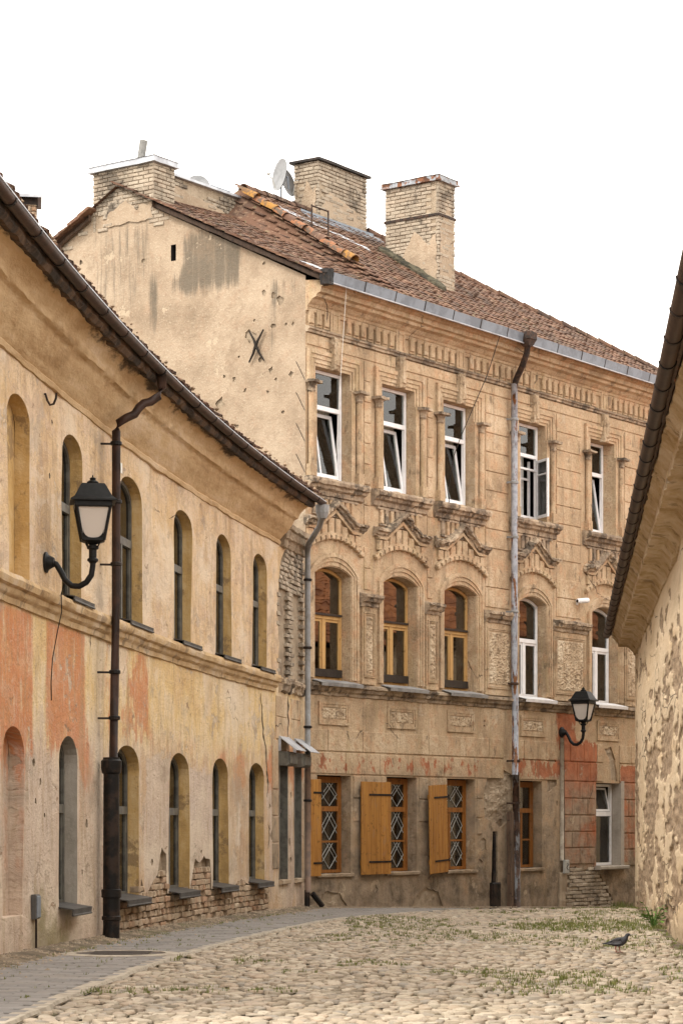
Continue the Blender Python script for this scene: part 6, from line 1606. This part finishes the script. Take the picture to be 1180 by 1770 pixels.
# meter box
e = empty('meter_box', LM(1.55, 0, .63), 'small grey electric box low on the curved wall', 'utility box')
mb = MB(); mb.cbox(-.1, .1, -.055, .0, -.13, .13, .012); o = mb.build('box', 'sill_d'); o.parent = e
mb = MB(); mb.cbox(-.085, .085, -.065, -.056, -.115, .115, .006); o = mb.build('lid', 'zinc'); o.parent = e
mb = MB(); mb.tube([(0, -.03, -.13), (0, -.03, -.45)], .012, 6); o = mb.build('conduit', 'tar'); o.parent = e
# small plate on the post of the centre house
e = empty('cable_box', MC @ T(9.07, -.07, .62), 'small pale numbered cable box beside exposed brick on the corner house', 'utility box')
mb = MB(); mb.cbox(-.09, .09, -.05, .0, -.14, .14, .01); o = mb.build('box', 'pvc'); o.parent = e
mb = MB(); mb.tube([(.03 * math.sin(t * 1.05) , -.054, .07 - .02 * t) for t in range(8)], .008, 4); o = mb.build('mark', 'tar'); o.parent = e
# security camera
e = empty('security_camera', MC @ T(9.66, 0, 6.18), 'white bullet security camera on the corner house between upper windows', 'camera')
mb = MB(); mb.cbox(-.04, .04, -.03, 0, -.06, .06, .01); mb.tube([(0, -.02, 0), (.02, -.12, .02)], .018, 6); o = mb.build('bracket', 'white'); o.parent = e
mb = MB(); mm = T(.02, -.15, .03) @ RZ(R(-20)) @ RYm(R(84)); mb.lathe([(.04, -.16), (.055, -.14), (.055, .12), (.05, .14)], 12, mm); o = mb.build('body', 'white', auto=40); o.parent = e
mb = MB(); mb.lathe([(.035, -.163), (.036, -.161)], 12, mm); o = mb.build('lens', 'tar'); o.parent = e
# satellite dishes
def dish(m, r, label):
    e = empty('satellite_dish', m, label, 'satellite dish', 'rooftop satellite dishes')
    mb = MB(); pr = [(r * k / 6, .18 * r * (k / 6) ** 2) for k in range(7)]; vs = [(0, 0, 0)]; n = 24
    for q, h in pr[1:]:
        vs += [(q * math.cos(2 * math.pi * k / n), q * math.sin(2 * math.pi * k / n) * 1.08, h) for k in range(n)]
    fs = [(0, 1 + k, 1 + (k + 1) % n) for k in range(n)] + [(1 + a * n + k, 1 + (a + 1) * n + k, 1 + (a + 1) * n + (k + 1) % n, 1 + a * n + (k + 1) % n) for a in range(5) for k in range(n)]
    mb.add(vs, fs); mb.add([(x, y, z - .012) for x, y, z in vs], [tuple(reversed(f)) for f in fs]); o = mb.build('reflector', 'dish', smooth=True); o.parent = e
    mb = MB(); mb.tube([(0, -r * .95, .1), (0, -r * .5, r * .6), (0, -.05, r * .95)], .012, 6); mb.tube([(0, -.02, r * .9), (0, -.06, r * 1.02)], .03, 8); o = mb.build('feed_arm', 'pvc'); o.parent = e
    mb = MB(); mb.tube([(0, 0, -.01), (0, 0, -.14), (0, -.25, -.2)], .022, 6); o = mb.build('mount', 'zinc'); o.parent = e
    return e
def dm(pos, target):
    return MC @ T(*pos) @ (MC.to_3x3().inverted() @ Vector(target)).to_track_quat('Z', 'Y').to_matrix().to_4x4()
dish(dm((5.05, 4.3, 14.84), (-.86, -.48, .12)), .31, 'thin grey satellite dish turned edge-on beside the middle brick chimney')
dish(dm((5.5, 4.5, 14.8), (.75, -.42, .2)), .27, 'smaller satellite dish half hidden behind the middle brick chimney')
dish(dm((2.7, 4.62, 14.12), (.1, -.9, .3)), .25, 'round satellite dish peeping over the low chimney block by the gable')

# ================================================================== PIGEON
def pigeon(x, y, yaw, label):
    e = empty('pigeon', T(x, y, gz(x, y) + .018) @ RZ(yaw) @ Matrix.Scale(.9, 4), label, 'pigeon')
    # loft along the body: (x, z, half width, half height)
    st_ = [(-.185, .098, .010, .004), (-.16, .101, .026, .008), (-.12, .104, .030, .014), (-.08, .108, .042, .030), (-.04, .112, .056, .046), (.0, .118, .062, .055), (.04, .126, .056, .054), (.07, .142, .042, .044), (.088, .162, .029, .032), (.098, .182, .024, .024), (.108, .200, .026, .023), (.122, .207, .024, .021), (.136, .204, .014, .013), (.143, .202, .006, .006)]
    mb = MB(); n = 14; vs = []
    for i, (px, pz, hw, hh) in enumerate(st_):
        a = st_[max(0, i - 1)]; b = st_[min(len(st_) - 1, i + 1)]; d = Vector((b[0] - a[0], 0, b[1] - a[1])).normalized(); up = Vector((-d.z, 0, d.x))
        for k in range(n):
            t = 2 * math.pi * k / n; vs.append(Vector((px, 0, pz)) + Vector((0, hw * math.cos(t), 0)) + up * hh * math.sin(t))
    fs = [(i * n + k, i * n + (k + 1) % n, (i + 1) * n + (k + 1) % n, (i + 1) * n + k) for i in range(len(st_) - 1) for k in range(n)] + [tuple(range(n)), tuple(range(len(vs) - 1, len(vs) - n - 1, -1))]
    mb.add(vs, fs); o = mb.build('body', 'pigeon', smooth=True); o.parent = e
    for sg in (-1, 1):
        mb = MB(); pts = [(.055, .13, .03), (.04, .155, .02), (-.03, .15, .03), (-.11, .118, .018), (-.17, .1, .008), (-.1, .098, .03), (-.02, .092, .05), (.04, .1, .05)]
        def yy(px, pz): return sg * (.03 + .036 * max(0, 1 - ((px - 0) / .13) ** 2))
        mb.add([(px, yy(px, pz), pz) for px, pz, _ in pts] + [(px, yy(px, pz) * .55, pz) for px, pz, _ in pts] + [(-.03, sg * .074, .122)], [(i, (i + 1) % 8, 16) for i in range(8)] + [(i, (i + 1) % 8, 8 + (i + 1) % 8, 8 + i) for i in range(8)])
        o = mb.build('wing', 'wing', smooth=True); o.parent = e
        mb = MB(); fx = .02 * sg; mb.tube([(.0 + fx, sg * .022, .075), (-.005 + fx, sg * .024, .04), (.005 + fx, sg * .024, .004)], [.011, .006, .004], 6)
        for a in (-.5, 0, .5): mb.tube([(.005 + fx, sg * .024, .004), (.038 * math.cos(a) + fx, sg * .024 + .038 * math.sin(a), .002)], .003, 4)
        mb.tube([(.005 + fx, sg * .024, .004), (-.015 + fx, sg * .024, .002)], .003, 4); o = mb.build('leg', 'leg'); o.parent = e
        mb = MB(); mb.lathe([(.001, -.004), (.004, -.002), (.004, .002), (.001, .004)], 8, T(.126, sg * .0225, .212) @ RXm(R(90))); o = mb.build('eye', 'rust'); o.parent = e
    mb = MB(); mb.tube([(.138, 0, .203), (.152, 0, .199), (.162, 0, .193)], [.006, .005, .002], 6); o = mb.build('beak', 'tar'); o.parent = e
pigeon(2.9, 25.4, R(-12), 'dark grey pigeon walking on the cobbles')
